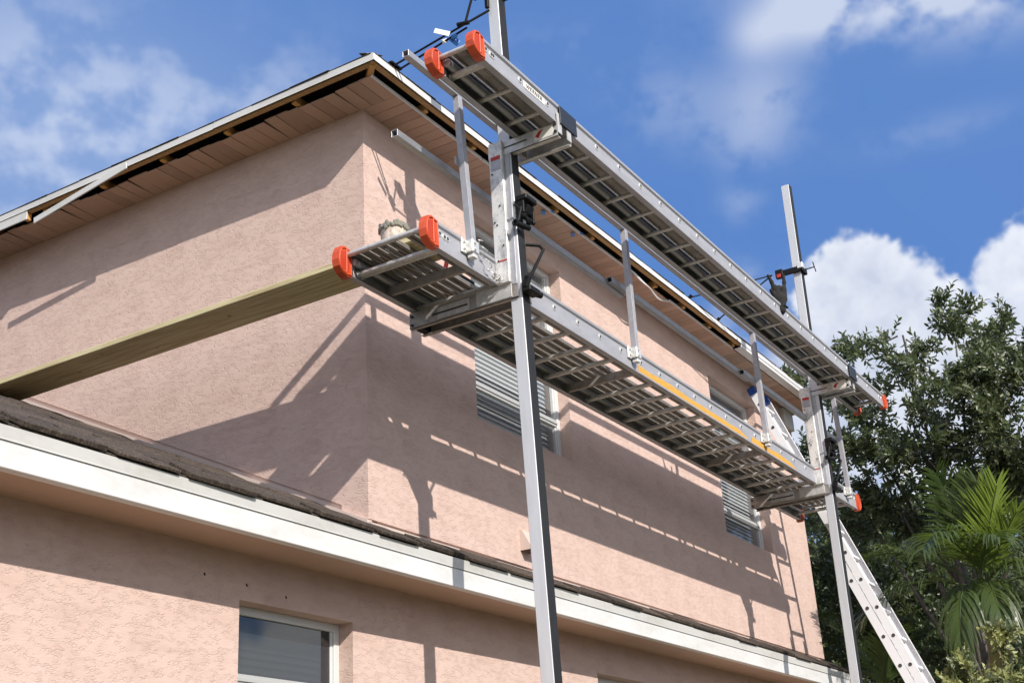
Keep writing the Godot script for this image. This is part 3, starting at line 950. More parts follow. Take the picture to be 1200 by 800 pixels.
func build_platforms() -> void:
	var t := work_deck("long aluminium work platform with orange end caps, hung below eave height beside the wall", -0.818, 6.472, 1.06, 0.451, 3.135, 3.286, true, "")
	# worn stripe of orange paint along the lower half of its outer rail
	for seg in [[1.655, 3.62, 11], [3.70, 4.72, 7]]:
		var mb := MB.new()
		var n: int = seg[2]
		var px := []
		var py := []
		for i in n + 1:
			var u := float(i) / n
			px.append(lerpf(seg[0], seg[1], u))
			py.append(3.152 + (0.052 - 0.018 * u) * (0.75 + 0.5 * rng.randf()) * (0.25 if i == n else 1.0))
		for i in n:
			mb.flat(V(px[i], 3.150, 1.0612), V(px[i + 1], 3.150, 1.0612), V(px[i + 1], py[i + 1], 1.0612), V(px[i], py[i], 1.0612))
			mb.flat(V(px[i], py[i], 1.0602), V(px[i + 1], py[i + 1], 1.0602), V(px[i + 1], py[i + 1], 1.0612), V(px[i], py[i], 1.0612))
		put("paint_stripe", mb, M.stripe, t)
	t = work_deck("narrow aluminium bench platform with orange end caps, highest plank, carried outside the poles", -0.983, 6.354, 1.514, 1.224, 4.053, 4.179, false, "")
	# name plate
	var mb := MB.new()
	mb.box(V(-0.50, 4.103, 1.5145), V(-0.262, 4.148, 1.5165), 0.0008)
	var pl := put("name_plate", mb, M.paper, t)
	var tm := TextMesh.new()
	tm.text = "WERNER"
	var sf := SystemFont.new()
	sf.font_names = PackedStringArray(["Droid Sans"])
	sf.font_weight = 700
	tm.font = sf
	tm.font_size = 32
	tm.pixel_size = 0.00122
	tm.depth = 0.001
	tm.horizontal_alignment = HORIZONTAL_ALIGNMENT_CENTER
	var B := Basis(Vector3(1.12, 0, 0), Vector3(0.25, 1, 0), Vector3(0, 0, 1))
	inst("plate_lettering", tm, M.print, pl, Transform3D(B, V(-0.381, 4.1255, 1.5168)))
	mb = MB.new()
	mb.box(V(-0.115, 4.052, 1.5265), V(0.085, 4.174, 1.534), 0.002)
	put("edge_guard", mb, M.navy, t)
	mb = MB.new()
	mb.box(V(5.22, 4.052, 1.5265), V(5.42, 4.174, 1.534), 0.002)
	put("edge_guard", mb, M.navy, t)
	# guard rail on the outer edge of the lower platform
	var g := thing("guard_rail", "aluminium guard rail of square tubes and four posts clamped along the work platform", "guard rail", V(2.7, 3.2, 1.08))
	mb = MB.new()
	mb.sqtube(V(-1.03, 4.205, 1.086), V(6.33, 4.205, 1.086), 0.040, 0.003)
	put("top_rail", mb, M.alu, g)
	for seg in [[-0.985, 1.70, 0.965, 3.765], [1.445, 3.95, 1.005, 3.778], [3.72, 6.25, 1.045, 3.765]]:
		mb = MB.new()
		mb.sqtube(V(seg[0], seg[3], seg[2]), V(seg[1], seg[3], seg[2]), 0.042, 0.003)
		put("mid_rail", mb, M.alu, g)
	for p in [[-0.528, -0.453], [1.58, 1.567], [3.986, 3.986], [6.10, 6.117]]:
		mb = MB.new()
		mb.sqtube(V(p[1], 3.195, 1.092), V(p[0], 4.183, 1.088), 0.040, 0.003, Vector3.BACK)
		var post := put("post", mb, M.alu_dull, g)
		mb = MB.new()
		mb.box(V(p[1] - 0.021, 3.175, 1.071), V(p[1] + 0.021, 3.196, 1.113), 0.004)
		put("foot_plug", mb, M.white, post)
		mb = MB.new()
		mb.box(V(p[1] - 0.075, 3.20, 1.062), V(p[1] - 0.024, 3.285, 1.075), 0.002)
		mb.box(V(p[1] - 0.034, 3.205, 1.075), V(p[1] + 0.034, 3.28, 1.118), 0.003)
		for dy in [0.022, 0.062]:
			mb.tube([V(p[1] - 0.055, 3.20 + dy, 1.072), V(p[1] - 0.055, 3.20 + dy, 1.088)], 0.009, -1, 8)
			mb.tube([V(p[1] - 0.012, 3.20 + dy, 1.115), V(p[1] - 0.012, 3.20 + dy, 1.128)], 0.008, -1, 8)
		put("clamp", mb, M.bolt, post)
		mb = MB.new()
		mb.box(V(p[0] - 0.022, 3.74, 1.066), V(p[0] + 0.022, 3.79, 1.070))
		put("rail_bracket", mb, M.alu, post)

# ---------------------------------------------------------------- poles and jacks
func pole(label: String, x: float, z: float, lx: float, lz: float, top: float) -> void:
	var yb := -1.5
	var up := Vector3(lx, 1, lz).normalized()
	var foot := V(x + lx * (yb - 3.0), yb, z + lz * (yb - 3.0))
	var l := (top - yb) / up.y
	var sx := Vector3(1, -lx, 0).normalized()
	var B := Basis(sx, up, sx.cross(up).normalized())
	var t := thing("scaffold_pole", label, "scaffold pole", foot, "upright poles of the scaffold")
	var c := foot + B * Vector3(0.0395, l / 2, -0.0395)
	var mb := MB.new()
	mb.boxb(c, Vector3(0.079, l, 0.079), B, 0.004)
	put("pole_tube", mb, M.pole, t)
	mb = MB.new()
	mb.boxb(foot + B * Vector3(0.0395, l / 2, 0.0018), Vector3(0.075, l - 0.004, 0.0036), B, 0.001)
	put("rubber_facing", mb, M.rubber, t)
	mb = MB.new()
	mb.boxb(foot + B * Vector3(0.0395, 0.02, -0.0395), Vector3(0.2, 0.03, 0.2), B, 0.004)
	put("base_plate", mb, M.alu_worn, t)

func jack(label: String, x0: float, z0: float, lift: float) -> void:
	var t := thing("pump_jack", label, "pump jack", V(x0, 3.0, z0), "pump jacks on the poles")
	var mb := MB.new()
	# upright, a channel that wraps the pole
	mb.box(V(x0 - 0.038, 3.125, z0 - 0.148), V(x0 - 0.006, 4.052, z0 - 0.056), 0.004)
	mb.box(V(x0 - 0.006, 3.125, z0 - 0.148), V(x0 + 0.095, 4.052, z0 - 0.084), 0.004)
	var up := put("upright", mb, M.upright, t)
	for p in [[3.52, -0.13], [3.50, -0.115], [3.27, -0.12], [3.62, -0.09], [3.36, -0.08], [3.84, -0.13]]:
		mb = MB.new()
		mb.tube([V(x0 - 0.037, p[0], z0 + p[1]), V(x0 - 0.043, p[0], z0 + p[1])], 0.0055, -1, 8)
		put("screw_head", mb, M.bolt_dark, up)
	mb = MB.new()
	mb.box(V(x0 - 0.0395, 3.93, z0 - 0.135), V(x0 - 0.0382, 3.955, z0 - 0.07))
	put("red_label", mb, M.red, up)
	mb = MB.new()
	mb.boxb(V(x0 - 0.039, 3.266, z0 - 0.093), Vector3(0.0013, 0.009, 0.057), Basis.IDENTITY)
	put("red_label", mb, M.red, up)
	mb = MB.new()
	mb.box(V(x0 - 0.0393, 3.86, z0 - 0.135), V(x0 - 0.0382, 3.929, z0 - 0.07))
	put("label_panel", mb, M.alu_dull, up)
	# guide bar on the pole's side
	mb = MB.new()
	mb.box(V(x0 - 0.016, 3.11, z0 - 0.056), V(x0 - 0.004, 3.96, z0 - 0.020), 0.003)
	put("guide_bar", mb, M.alu_dull, t)
	# lower arm towards the wall: two channels
	var zt := z0 - 0.775
	for s in [[x0 - 0.012, 1.0], [x0 + 0.135, -1.0]]:
		mb = MB.new()
		var x: float = s[0]
		var d: float = s[1]
		mb.box(V(x, 3.030, zt), V(x + 0.004 * d, 3.131, z0 - 0.02))
		mb.box(V(x, 3.030, zt), V(x + 0.030 * d, 3.034, z0 - 0.02))
		put("lower_arm", mb, M.deck, t)
	mb = MB.new()
	mb.box(V(x0 - 0.014, 3.044, zt + 0.20), V(x0 - 0.011, 3.115, zt + 0.425), 0.001)
	mb.box(V(x0 - 0.016, 3.040, z0 - 0.30), V(x0 - 0.0122, 3.131, z0 - 0.06), 0.001)
	var pl := put("arm_plate", mb, M.alu_worn, t)
	mb = MB.new()
	mb.boxb(V(x0 - 0.0145, 3.078, zt + 0.29), Vector3(0.003, 0.010, 0.25), Basis.IDENTITY)
	put("arm_slot", mb, M.bolt_dark, pl)
	mb = MB.new()
	mb.box(V(x0 - 0.006, 3.036, zt + 0.012), V(x0 + 0.125, 3.125, zt + 0.06), 0.003)
	put("arm_tip_block", mb, M.black, t)  # black block between the two arm channels at the tip
	for yy in [3.05, 3.105]:
		mb = MB.new()
		mb.tube([V(x0 - 0.012, yy, zt + 0.02), V(x0 - 0.022, yy, zt + 0.02)], 0.009, -1, 8)
		put("arm_bolt", mb, M.bolt_dark, t)
	# upper arm, outwards
	var zo := z0 + 0.312
	for s in [[x0 - 0.012, 1.0], [x0 + 0.150, -1.0]]:
		mb = MB.new()
		var x: float = s[0]
		var d: float = s[1]
		mb.box(V(x, 3.958, z0 - 0.165), V(x + 0.004 * d, 4.050, zo))
		mb.box(V(x, 3.958, z0 - 0.165), V(x + 0.036 * d, 3.962, zo))
		mb.box(V(x, 3.985, zo), V(x + 0.05 * d, 4.12, zo + 0.004))
		put("upper_arm", mb, M.alu_worn, t)
	mb = MB.new()
	mb.box(V(x0 + 0.03, 3.962, z0 + 0.012), V(x0 + 0.11, 4.047, z0 + 0.03))
	put("arm_web", mb, M.deck, t)
	mb = MB.new()
	mb.boxb(V(x0 - 0.013, 4.008, z0 - 0.02), Vector3(0.003, 0.008, 0.25), Basis.IDENTITY)
	put("arm_slot", mb, M.bolt_dark, t)
	mb = MB.new()
	mb.box(V(x0 - 0.0145, 3.975, z0 + 0.155), V(x0 - 0.0122, 4.043, z0 + 0.285), 0.0005)
	var st := put("sticker", mb, M.paper, t)
	mb = MB.new()
	mb.extrude([Vector2(0.163, 4.003), Vector2(0.185, 3.985), Vector2(0.203, 4.016), Vector2(0.222, 4.035), Vector2(0.190, 4.030)], V(x0 - 0.0155, 0, z0), V(x0 - 0.0144, 0, z0), Vector3.BACK, Vector3.UP)
	put("red_mark", mb, M.red, st)
	for dy in [0.0, 0.05]:
		mb = MB.new()
		mb.tube([V(x0 - 0.012, 3.99 + dy, zo - 0.012), V(x0 - 0.02, 3.99 + dy, zo - 0.012)], 0.010, -1, 8)
		put("arm_bolt", mb, M.bolt_dark, t)
	# jack head: casting, pawls, spring rod and ring on the rubber face
	mb = MB.new()
	var y := 3.60 + lift
	mb.box(V(x0 - 0.030, y + 0.02, z0 + 0.006), V(x0 + 0.095, y + 0.055, z0 + 0.085), 0.006)
	mb.box(V(x0 - 0.024, y - 0.06, z0 + 0.008), V(x0 - 0.008, y + 0.02, z0 + 0.06), 0.003)
	mb.box(V(x0 + 0.086, y - 0.09, z0 + 0.004), V(x0 + 0.098, y + 0.02, z0 + 0.06), 0.003)
	mb.tube([V(x0 - 0.035, y - 0.075, z0 + 0.04), V(x0 + 0.115, y - 0.075, z0 + 0.04)], 0.014, -1, 10)
	mb.tube([V(x0 - 0.03, y - 0.03, z0 + 0.045), V(x0 - 0.045, y - 0.12, z0 + 0.03)], 0.011, -1, 8)
	mb.boxb(V(x0 + 0.04, y - 0.02, z0 + 0.05), Vector3(0.07, 0.05, 0.035), Basis(Vector3.RIGHT, 0.5), 0.005)
	mb.tube([V(x0 - 0.06, y - 0.135, z0 + 0.02), V(x0 + 0.05, y - 0.135, z0 + 0.045)], 0.017, -1, 12)
	var head := put("jack_head", mb, M.black, t)
	mb = MB.new()
	var circ := []
	for i in 13:
		var a := TAU * i / 12
		circ.append(V(x0 - 0.062, y - 0.135 + 0.017 * sin(a), z0 + 0.02 + 0.017 * cos(a)))
	mb.tube(circ, 0.006, -1, 6, false)
	mb.tube([V(x0 - 0.066, y - 0.02, z0 + 0.02), V(x0 - 0.02, y - 0.055, z0 + 0.05), V(x0 + 0.03, y - 0.10, z0 + 0.05)], 0.007, -1, 6)
	put("spring_ring", mb, M.black, head)
	# crank and lower shoe
	mb = MB.new()
	mb.tube([V(x0 + 0.06, 3.375, z0 + 0.01), V(x0 + 0.115, 3.372, z0 + 0.07), V(x0 + 0.128, 3.345, z0 + 0.085), V(x0 + 0.02, 3.16, z0 + 0.06), V(x0 - 0.025, 3.12, z0 + 0.05)], 0.0105, -1, 10)
	put("crank_handle", mb, M.black, t)
	mb = MB.new()
	mb.box(V(x0 - 0.02, 3.045, z0 + 0.006), V(x0 + 0.095, 3.085, z0 + 0.065), 0.006)
	mb.boxb(V(x0 - 0.012, 3.105, z0 + 0.04), Vector3(0.028, 0.07, 0.04), Basis(Vector3.RIGHT, 0.35), 0.005)
	mb.tube([V(x0 + 0.085, 3.065, z0 + 0.03), V(x0 + 0.13, 3.065, z0 + 0.05)], 0.018, -1, 12)
	put("foot_shoe", mb, M.black, t)

func rod(mb: MB, a: Vector3, b: Vector3, r := 0.008) -> void:
	mb.tube([a, b], r, -1, 8)

func build_scaffold() -> void:
	pole("near aluminium scaffold pole with black rubber face, reaching past the top of the picture", -0.130, 1.209, -0.0103, -0.0121, 5.75)
	pole("far aluminium scaffold pole with a black rubber face, beside the white ladder", 5.270, 1.185, -0.0144, 0.0168, 6.153)
	jack("near pump jack with crank handle, clamped on the near pole", -0.130, 1.209, 0.0)
	jack("far pump jack with crank handle, clamped on the far pole", 5.268, 1.185, -0.12)
	build_platforms()
	# brace between the near pole and the eave
	var t := thing("pole_brace", "black two-rod brace from the near pole to the eave, with a paper tag", "brace", V(-0.15, 4.886, 0.39), "pole braces")
	var J := V(-0.235, 4.915, 0.985)
	var mb := MB.new()
	rod(mb, V(-0.165, 4.892, 0.37), J, 0.007)
	rod(mb, V(-0.115, 4.885, 0.37), J + Vector3(0.02, -0.015, 0.0), 0.007)
	put("brace_rods", mb, M.black, t)
	mb = MB.new()
	rod(mb, J, V(-0.165, 5.000, 1.125), 0.008)
	rod(mb, J, V(-0.24, 5.17, 1.08), 0.008)
	rod(mb, J + Vector3(-0.01, 0.01, -0.05), J + Vector3(0.0, 0.0, 0.03), 0.014)
	put("brace_fork", mb, M.black, t)
	mb = MB.new()
	mb.box(V(-0.235, 5.115, 1.02), V(-0.16, 5.165, 1.13), 0.005)
	mb.box(V(-0.165, 5.115, 1.125), V(-0.147, 5.165, 1.24), 0.004)
	mb.box(V(-0.165, 5.115, 1.2175), V(-0.05, 5.165, 1.24), 0.004)
	mb.box(V(-0.068, 5.115, 1.12), V(-0.045, 5.165, 1.26), 0.004)
	mb.box(V(-0.178, 5.02, 1.10), V(-0.156, 5.12, 1.125), 0.003)
	put("pole_clamp", mb, M.black, t)
	mb = MB.new()
	mb.box(V(-0.205, 4.895, 0.34), V(-0.09, 4.91, 0.40), 0.003)
	put("roof_shoe", mb, M.black, t)
	mb = MB.new()
	mb.boxb(V(-0.262, 4.905, 0.83), Vector3(0.003, 0.035, 0.10), Basis(Vector3.RIGHT, 0.35).rotated(Vector3.UP, 0.5), 0.0)
	mb.boxb(V(-0.19, 4.893, 0.80), Vector3(0.003, 0.03, 0.035), Basis(Vector3.RIGHT, -0.3).rotated(Vector3.UP, 0.5), 0.0)
	var tg := put("paper_tag", mb, M.paper, t)
	mb = MB.new()
	mb.boxb(V(-0.2655, 4.91, 0.805), Vector3(0.0015, 0.018, 0.022), Basis(Vector3.RIGHT, 0.35).rotated(Vector3.UP, 0.5), 0.0)
	put("tag_print", mb, M.print, tg)
	mb = MB.new()
	mb.boxb(V(-0.175, 4.872, 0.87), Vector3(0.01, 0.05, 0.06), Basis(Vector3.RIGHT, 0.7).rotated(Vector3.UP, 0.8), 0.004)
	mb.boxb(V(-0.20, 4.885, 0.88), Vector3(0.02, 0.03, 0.04), Basis(Vector3.RIGHT, 0.2), 0.004)
	put("blue_tape_flag", mb, M.tape, t)
	# brace at the far pole
	t = thing("pole_brace", "black brace from the far pole to the eave, with a T-handled clamp", "brace", V(5.2, 5.23, 1.1), "pole braces")
	mb = MB.new()
	var J2 := V(5.10, 5.19, 0.98)
	rod(mb, V(4.45, 4.895, 0.37), J2, 0.007)
	rod(mb, V(5.10, 4.885, 0.37), J2, 0.007)
	mb.tube([V(4.45, 4.885, 0.36), V(4.45, 4.915, 0.40)], 0.016, -1, 8)
	mb.tube([V(5.10, 4.875, 0.36), V(5.10, 4.905, 0.40)], 0.016, -1, 8)
	put("brace_rods", mb, M.black, t)
	mb = MB.new()
	var px := 5.238
	var pz := 1.221
	mb.box(V(px - 0.03, 5.205, pz - 0.17), V(px - 0.004, 5.262, pz + 0.03), 0.004)
	mb.box(V(px - 0.03, 5.205, pz + 0.0065), V(px + 0.11, 5.262, pz + 0.028), 0.004)
	mb.box(V(px + 0.084, 5.205, pz - 0.10), V(px + 0.11, 5.262, pz + 0.03), 0.004)
	mb.box(V(px - 0.045, 5.185, pz - 0.24), V(px - 0.004, 5.275, pz - 0.165), 0.006)
	var cl := put("pole_clamp", mb, M.black, t)
	mb = MB.new()
	mb.box(V(px - 0.036, 5.235, pz - 0.02), V(px + 0.03, 5.292, pz + 0.036), 0.004)
	put("clamp_block", mb, M.bolt, cl)
	mb = MB.new()
	rod(mb, V(px + 0.06, 5.245, pz + 0.03), V(px + 0.06, 5.245, pz + 0.12), 0.006)
	rod(mb, V(px + 0.03, 5.285, pz + 0.12), V(px + 0.09, 5.205, pz + 0.12), 0.005)
	put("clamp_handle", mb, M.black, cl)
	mb = MB.new()
	mb.box(V(px - 0.05, 5.19, pz - 0.225), V(px - 0.0452, 5.225, pz - 0.185), 0.001)
	put("red_label", mb, M.red, cl)

# ---------------------------------------------------------------- loose things
func ladder() -> void:
	var xa := 6.585
	var xb := 7.0
	var yt := 4.64
	var dir := Vector3(0, -1.0, 0.39).normalized()     # down the ladder
	var nrm := Vector3(0, 0.39, 1.0).normalized()      # outwards
	var t := thing("extension_ladder", "white aluminium extension ladder with blue tips leaning on the wall past the platform", "ladder", V(6.8, -1.5, 2.45))
	var up_len := (yt + 1.5) / absf(dir.y)
	for sec in 2:
		# fly (outer, full height) and base (wall side, shorter)
		var off: float = 0.052 if sec == 0 else -0.036
		var start: float = 0.0 if sec == 0 else 2.1
		var endl: float = 5.05 if sec == 0 else up_len
		var nm := "fly_rail" if sec == 0 else "base_rail"
		for s in [[xa, 1.0], [xb, -1.0]]:
			var mb := MB.new()
			var d: float = s[1]
			var w := 0.040
			var o := V(s[0], yt, 0.045) + nrm * off
			mb.extrude([Vector2(0, -w), Vector2(0.028 * d, -w), Vector2(0.028 * d, -w + 0.004), Vector2(0.004 * d, -w + 0.004), Vector2(0.004 * d, w - 0.004), Vector2(0.028 * d, w - 0.004), Vector2(0.028 * d, w), Vector2(0, w)], o + dir * start, o + dir * endl, Vector3.RIGHT, nrm)
			put(nm, mb, M.ladder, t)
		var rm := MB.new()
		rm.boxb(Vector3.ZERO, Vector3(xb - xa - 0.008, 0.032, 0.030), Basis.IDENTITY, 0.006)
		var rmesh := rm.mesh()
		var em := MB.new()
		em.lathe([Vector2(0.0, 0.001), Vector2(0.013, 0.001), Vector2(0.0135, 0.004), Vector2(0.0165, 0.004), Vector2(0.018, 0.0)], Vector3.ZERO, Vector3.LEFT, 12)
		var emesh := em.mesh()
		var k := start + 0.19
		while k < endl - 0.05:
			var c := V((xa + xb) / 2, yt, 0.045) + nrm * off + dir * k
			var r := inst("rung", rmesh, M.ladder, t, Transform3D(Basis(Vector3.RIGHT, -dir, nrm), c))
			inst("rung_end", emesh, M.ladder_in, r, Transform3D(Basis.IDENTITY, c + Vector3(-(xb - xa) / 2 - 0.0005, 0, 0)))
			k += 0.305
	for x in [xa, xb]:
		var mb := MB.new()
		var o := V(x + (0.012 if x == xa else -0.012), yt, 0.045) + nrm * 0.052 - dir * 0.015
		mb.boxb(o + dir * 0.03, Vector3(0.040, 0.10, 0.092), Basis(Vector3.RIGHT, -dir, nrm), 0.012)
		put("tip_cover", mb, M.blue, t)
		mb = MB.new()
		mb.box(Vector3(x - 0.04, 0.052, 2.36), Vector3(x + 0.04, 0.09, 2.50), 0.01)
		put("foot_pad", mb, M.black, t)

func glove() -> void:
	var t := thing("work_glove", "dark grey work glove standing fingers up on the outer edge of the bench platform", "glove", V(3.62, 4.18, 1.50))
	# one continuous surface: palm, cuff, four fingers and thumb from tapered capsules
	var X := Vector3(0.80, 0, 0.60)     # across the palm, as the lens sees it
	var o := V(3.56, 4.175, 1.515)
	var b := []
	var q := func(u: float, h: float, w := 0.0) -> Vector3: return o + (X * u + Vector3.UP * h + Vector3(0.5, 0, -0.6) * w) * 1.22
	b.append([q.call(-0.01, -0.03), q.call(0.0, 0.05), 0.042, 0.048])
	b.append([q.call(-0.022, 0.05), q.call(-0.028, 0.125), 0.034, 0.030])
	b.append([q.call(0.022, 0.05), q.call(0.030, 0.125), 0.034, 0.030])
	b.append([q.call(-0.040, 0.12), q.call(-0.050, 0.17), 0.017, 0.0145])
	b.append([q.call(-0.050, 0.17), q.call(-0.072, 0.215), 0.0145, 0.0125])
	b.append([q.call(-0.014, 0.13), q.call(-0.020, 0.155, 0.03), 0.016, 0.014])
	b.append([q.call(-0.020, 0.155, 0.03), q.call(-0.016, 0.135, 0.06), 0.014, 0.013])
	b.append([q.call(0.014, 0.13), q.call(0.018, 0.152, 0.03), 0.016, 0.014])
	b.append([q.call(0.018, 0.152, 0.03), q.call(0.014, 0.13, 0.06), 0.014, 0.013])
	b.append([q.call(0.040, 0.12), q.call(0.050, 0.18), 0.017, 0.0145])
	b.append([q.call(0.050, 0.18), q.call(0.050, 0.235), 0.0145, 0.0125])
	b.append([q.call(-0.045, 0.06), q.call(-0.075, 0.10, -0.02), 0.018, 0.014])
	put("glove_shell", nets(b, 0.006, 0.014), M.glove, t)
	var mb := MB.new()
	mb.tube([q.call(-0.055, -0.012), q.call(0.0, -0.012, 0.05), q.call(0.05, -0.005), q.call(0.0, -0.012, -0.05), q.call(-0.055, -0.012)], 0.008, -1, 6)
	put("cuff_band", mb, M.black, t)

# surface nets over a smooth union of tapered capsules
func nets(bones: Array, cell: float, k: float) -> MB:
	var lo := Vector3(1e9, 1e9, 1e9)
	var hi := -lo
	for b in bones:
		for e in 2:
			var r: Vector3 = Vector3.ONE * (float(b[2 + e]) + 0.02)
			lo = lo.min(b[e] - r)
			hi = hi.max(b[e] + r)
	var n := Vector3i(((hi - lo) / cell).ceil()) + Vector3i.ONE
	var f := PackedFloat32Array()
	f.resize(n.x * n.y * n.z)
	for i in n.x:
		for j in n.y:
			for l in n.z:
				var p := lo + Vector3(i, j, l) * cell
				var d := 1.0
				for b in bones:
					var ab: Vector3 = b[1] - b[0]
					var u := clampf((p - b[0]).dot(ab) / ab.length_squared(), 0.0, 1.0)
					var e: float = p.distance_to(b[0] + ab * u) - lerpf(b[2], b[3], u)
					var h := clampf(0.5 + 0.5 * (d - e) / k, 0.0, 1.0)
					d = lerpf(d, e, h) - k * h * (1.0 - h)
				f[(i * n.y + j) * n.z + l] = d
	var at := {}
	var verts := []
	var grads := []
	for i in n.x - 1:
		for j in n.y - 1:
			for l in n.z - 1:
				var s := Vector3.ZERO
				var c := 0
				for e in [[0, 0, 0, 1, 0, 0], [0, 0, 0, 0, 1, 0], [0, 0, 0, 0, 0, 1], [1, 0, 0, 1, 1, 0], [1, 0, 0, 1, 0, 1], [0, 1, 0, 1, 1, 0], [0, 1, 0, 0, 1, 1], [0, 0, 1, 1, 0, 1], [0, 0, 1, 0, 1, 1], [1, 1, 0, 1, 1, 1], [1, 0, 1, 1, 1, 1], [0, 1, 1, 1, 1, 1]]:
					var a: float = f[((i + e[0]) * n.y + j + e[1]) * n.z + l + e[2]]
					var b: float = f[((i + e[3]) * n.y + j + e[4]) * n.z + l + e[5]]
					if (a < 0.0) != (b < 0.0):
						s += Vector3(e[0], e[1], e[2]).lerp(Vector3(e[3], e[4], e[5]), a / (a - b))
						c += 1
				if c > 0:
					at[Vector3i(i, j, l)] = verts.size()
					verts.append(lo + (Vector3(i, j, l) + s / c) * cell)
					var q := (i * n.y + j) * n.z + l
					grads.append(Vector3(f[q + n.y * n.z] - f[q], f[q + n.z] - f[q], f[q + 1] - f[q]).normalized())
	var mb := MB.new()
	for i in range(1, n.x - 1):
		for j in range(1, n.y - 1):
			for l in range(1, n.z - 1):
				var q := (i * n.y + j) * n.z + l
				for ax in 3:
					var q2: int = q + [n.y * n.z, n.z, 1][ax]
					if (f[q] < 0.0) == (f[q2] < 0.0):
						continue
					var u: Vector3i = [Vector3i(0, 1, 0), Vector3i(0, 0, 1), Vector3i(1, 0, 0)][ax]
					var w: Vector3i = [Vector3i(0, 0, 1), Vector3i(1, 0, 0), Vector3i(0, 1, 0)][ax]
					var p := Vector3i(i, j, l)
					var id := [at.get(p, -1), at.get(p - u, -1), at.get(p - u - w, -1), at.get(p - w, -1)]
					if id.has(-1):
						continue
					mb.tri_s(verts[id[0]], verts[id[1]], verts[id[2]], grads[id[0]], grads[id[1]], grads[id[2]])
					mb.tri_s(verts[id[0]], verts[id[2]], verts[id[3]], grads[id[0]], grads[id[2]], grads[id[3]])
	return mb

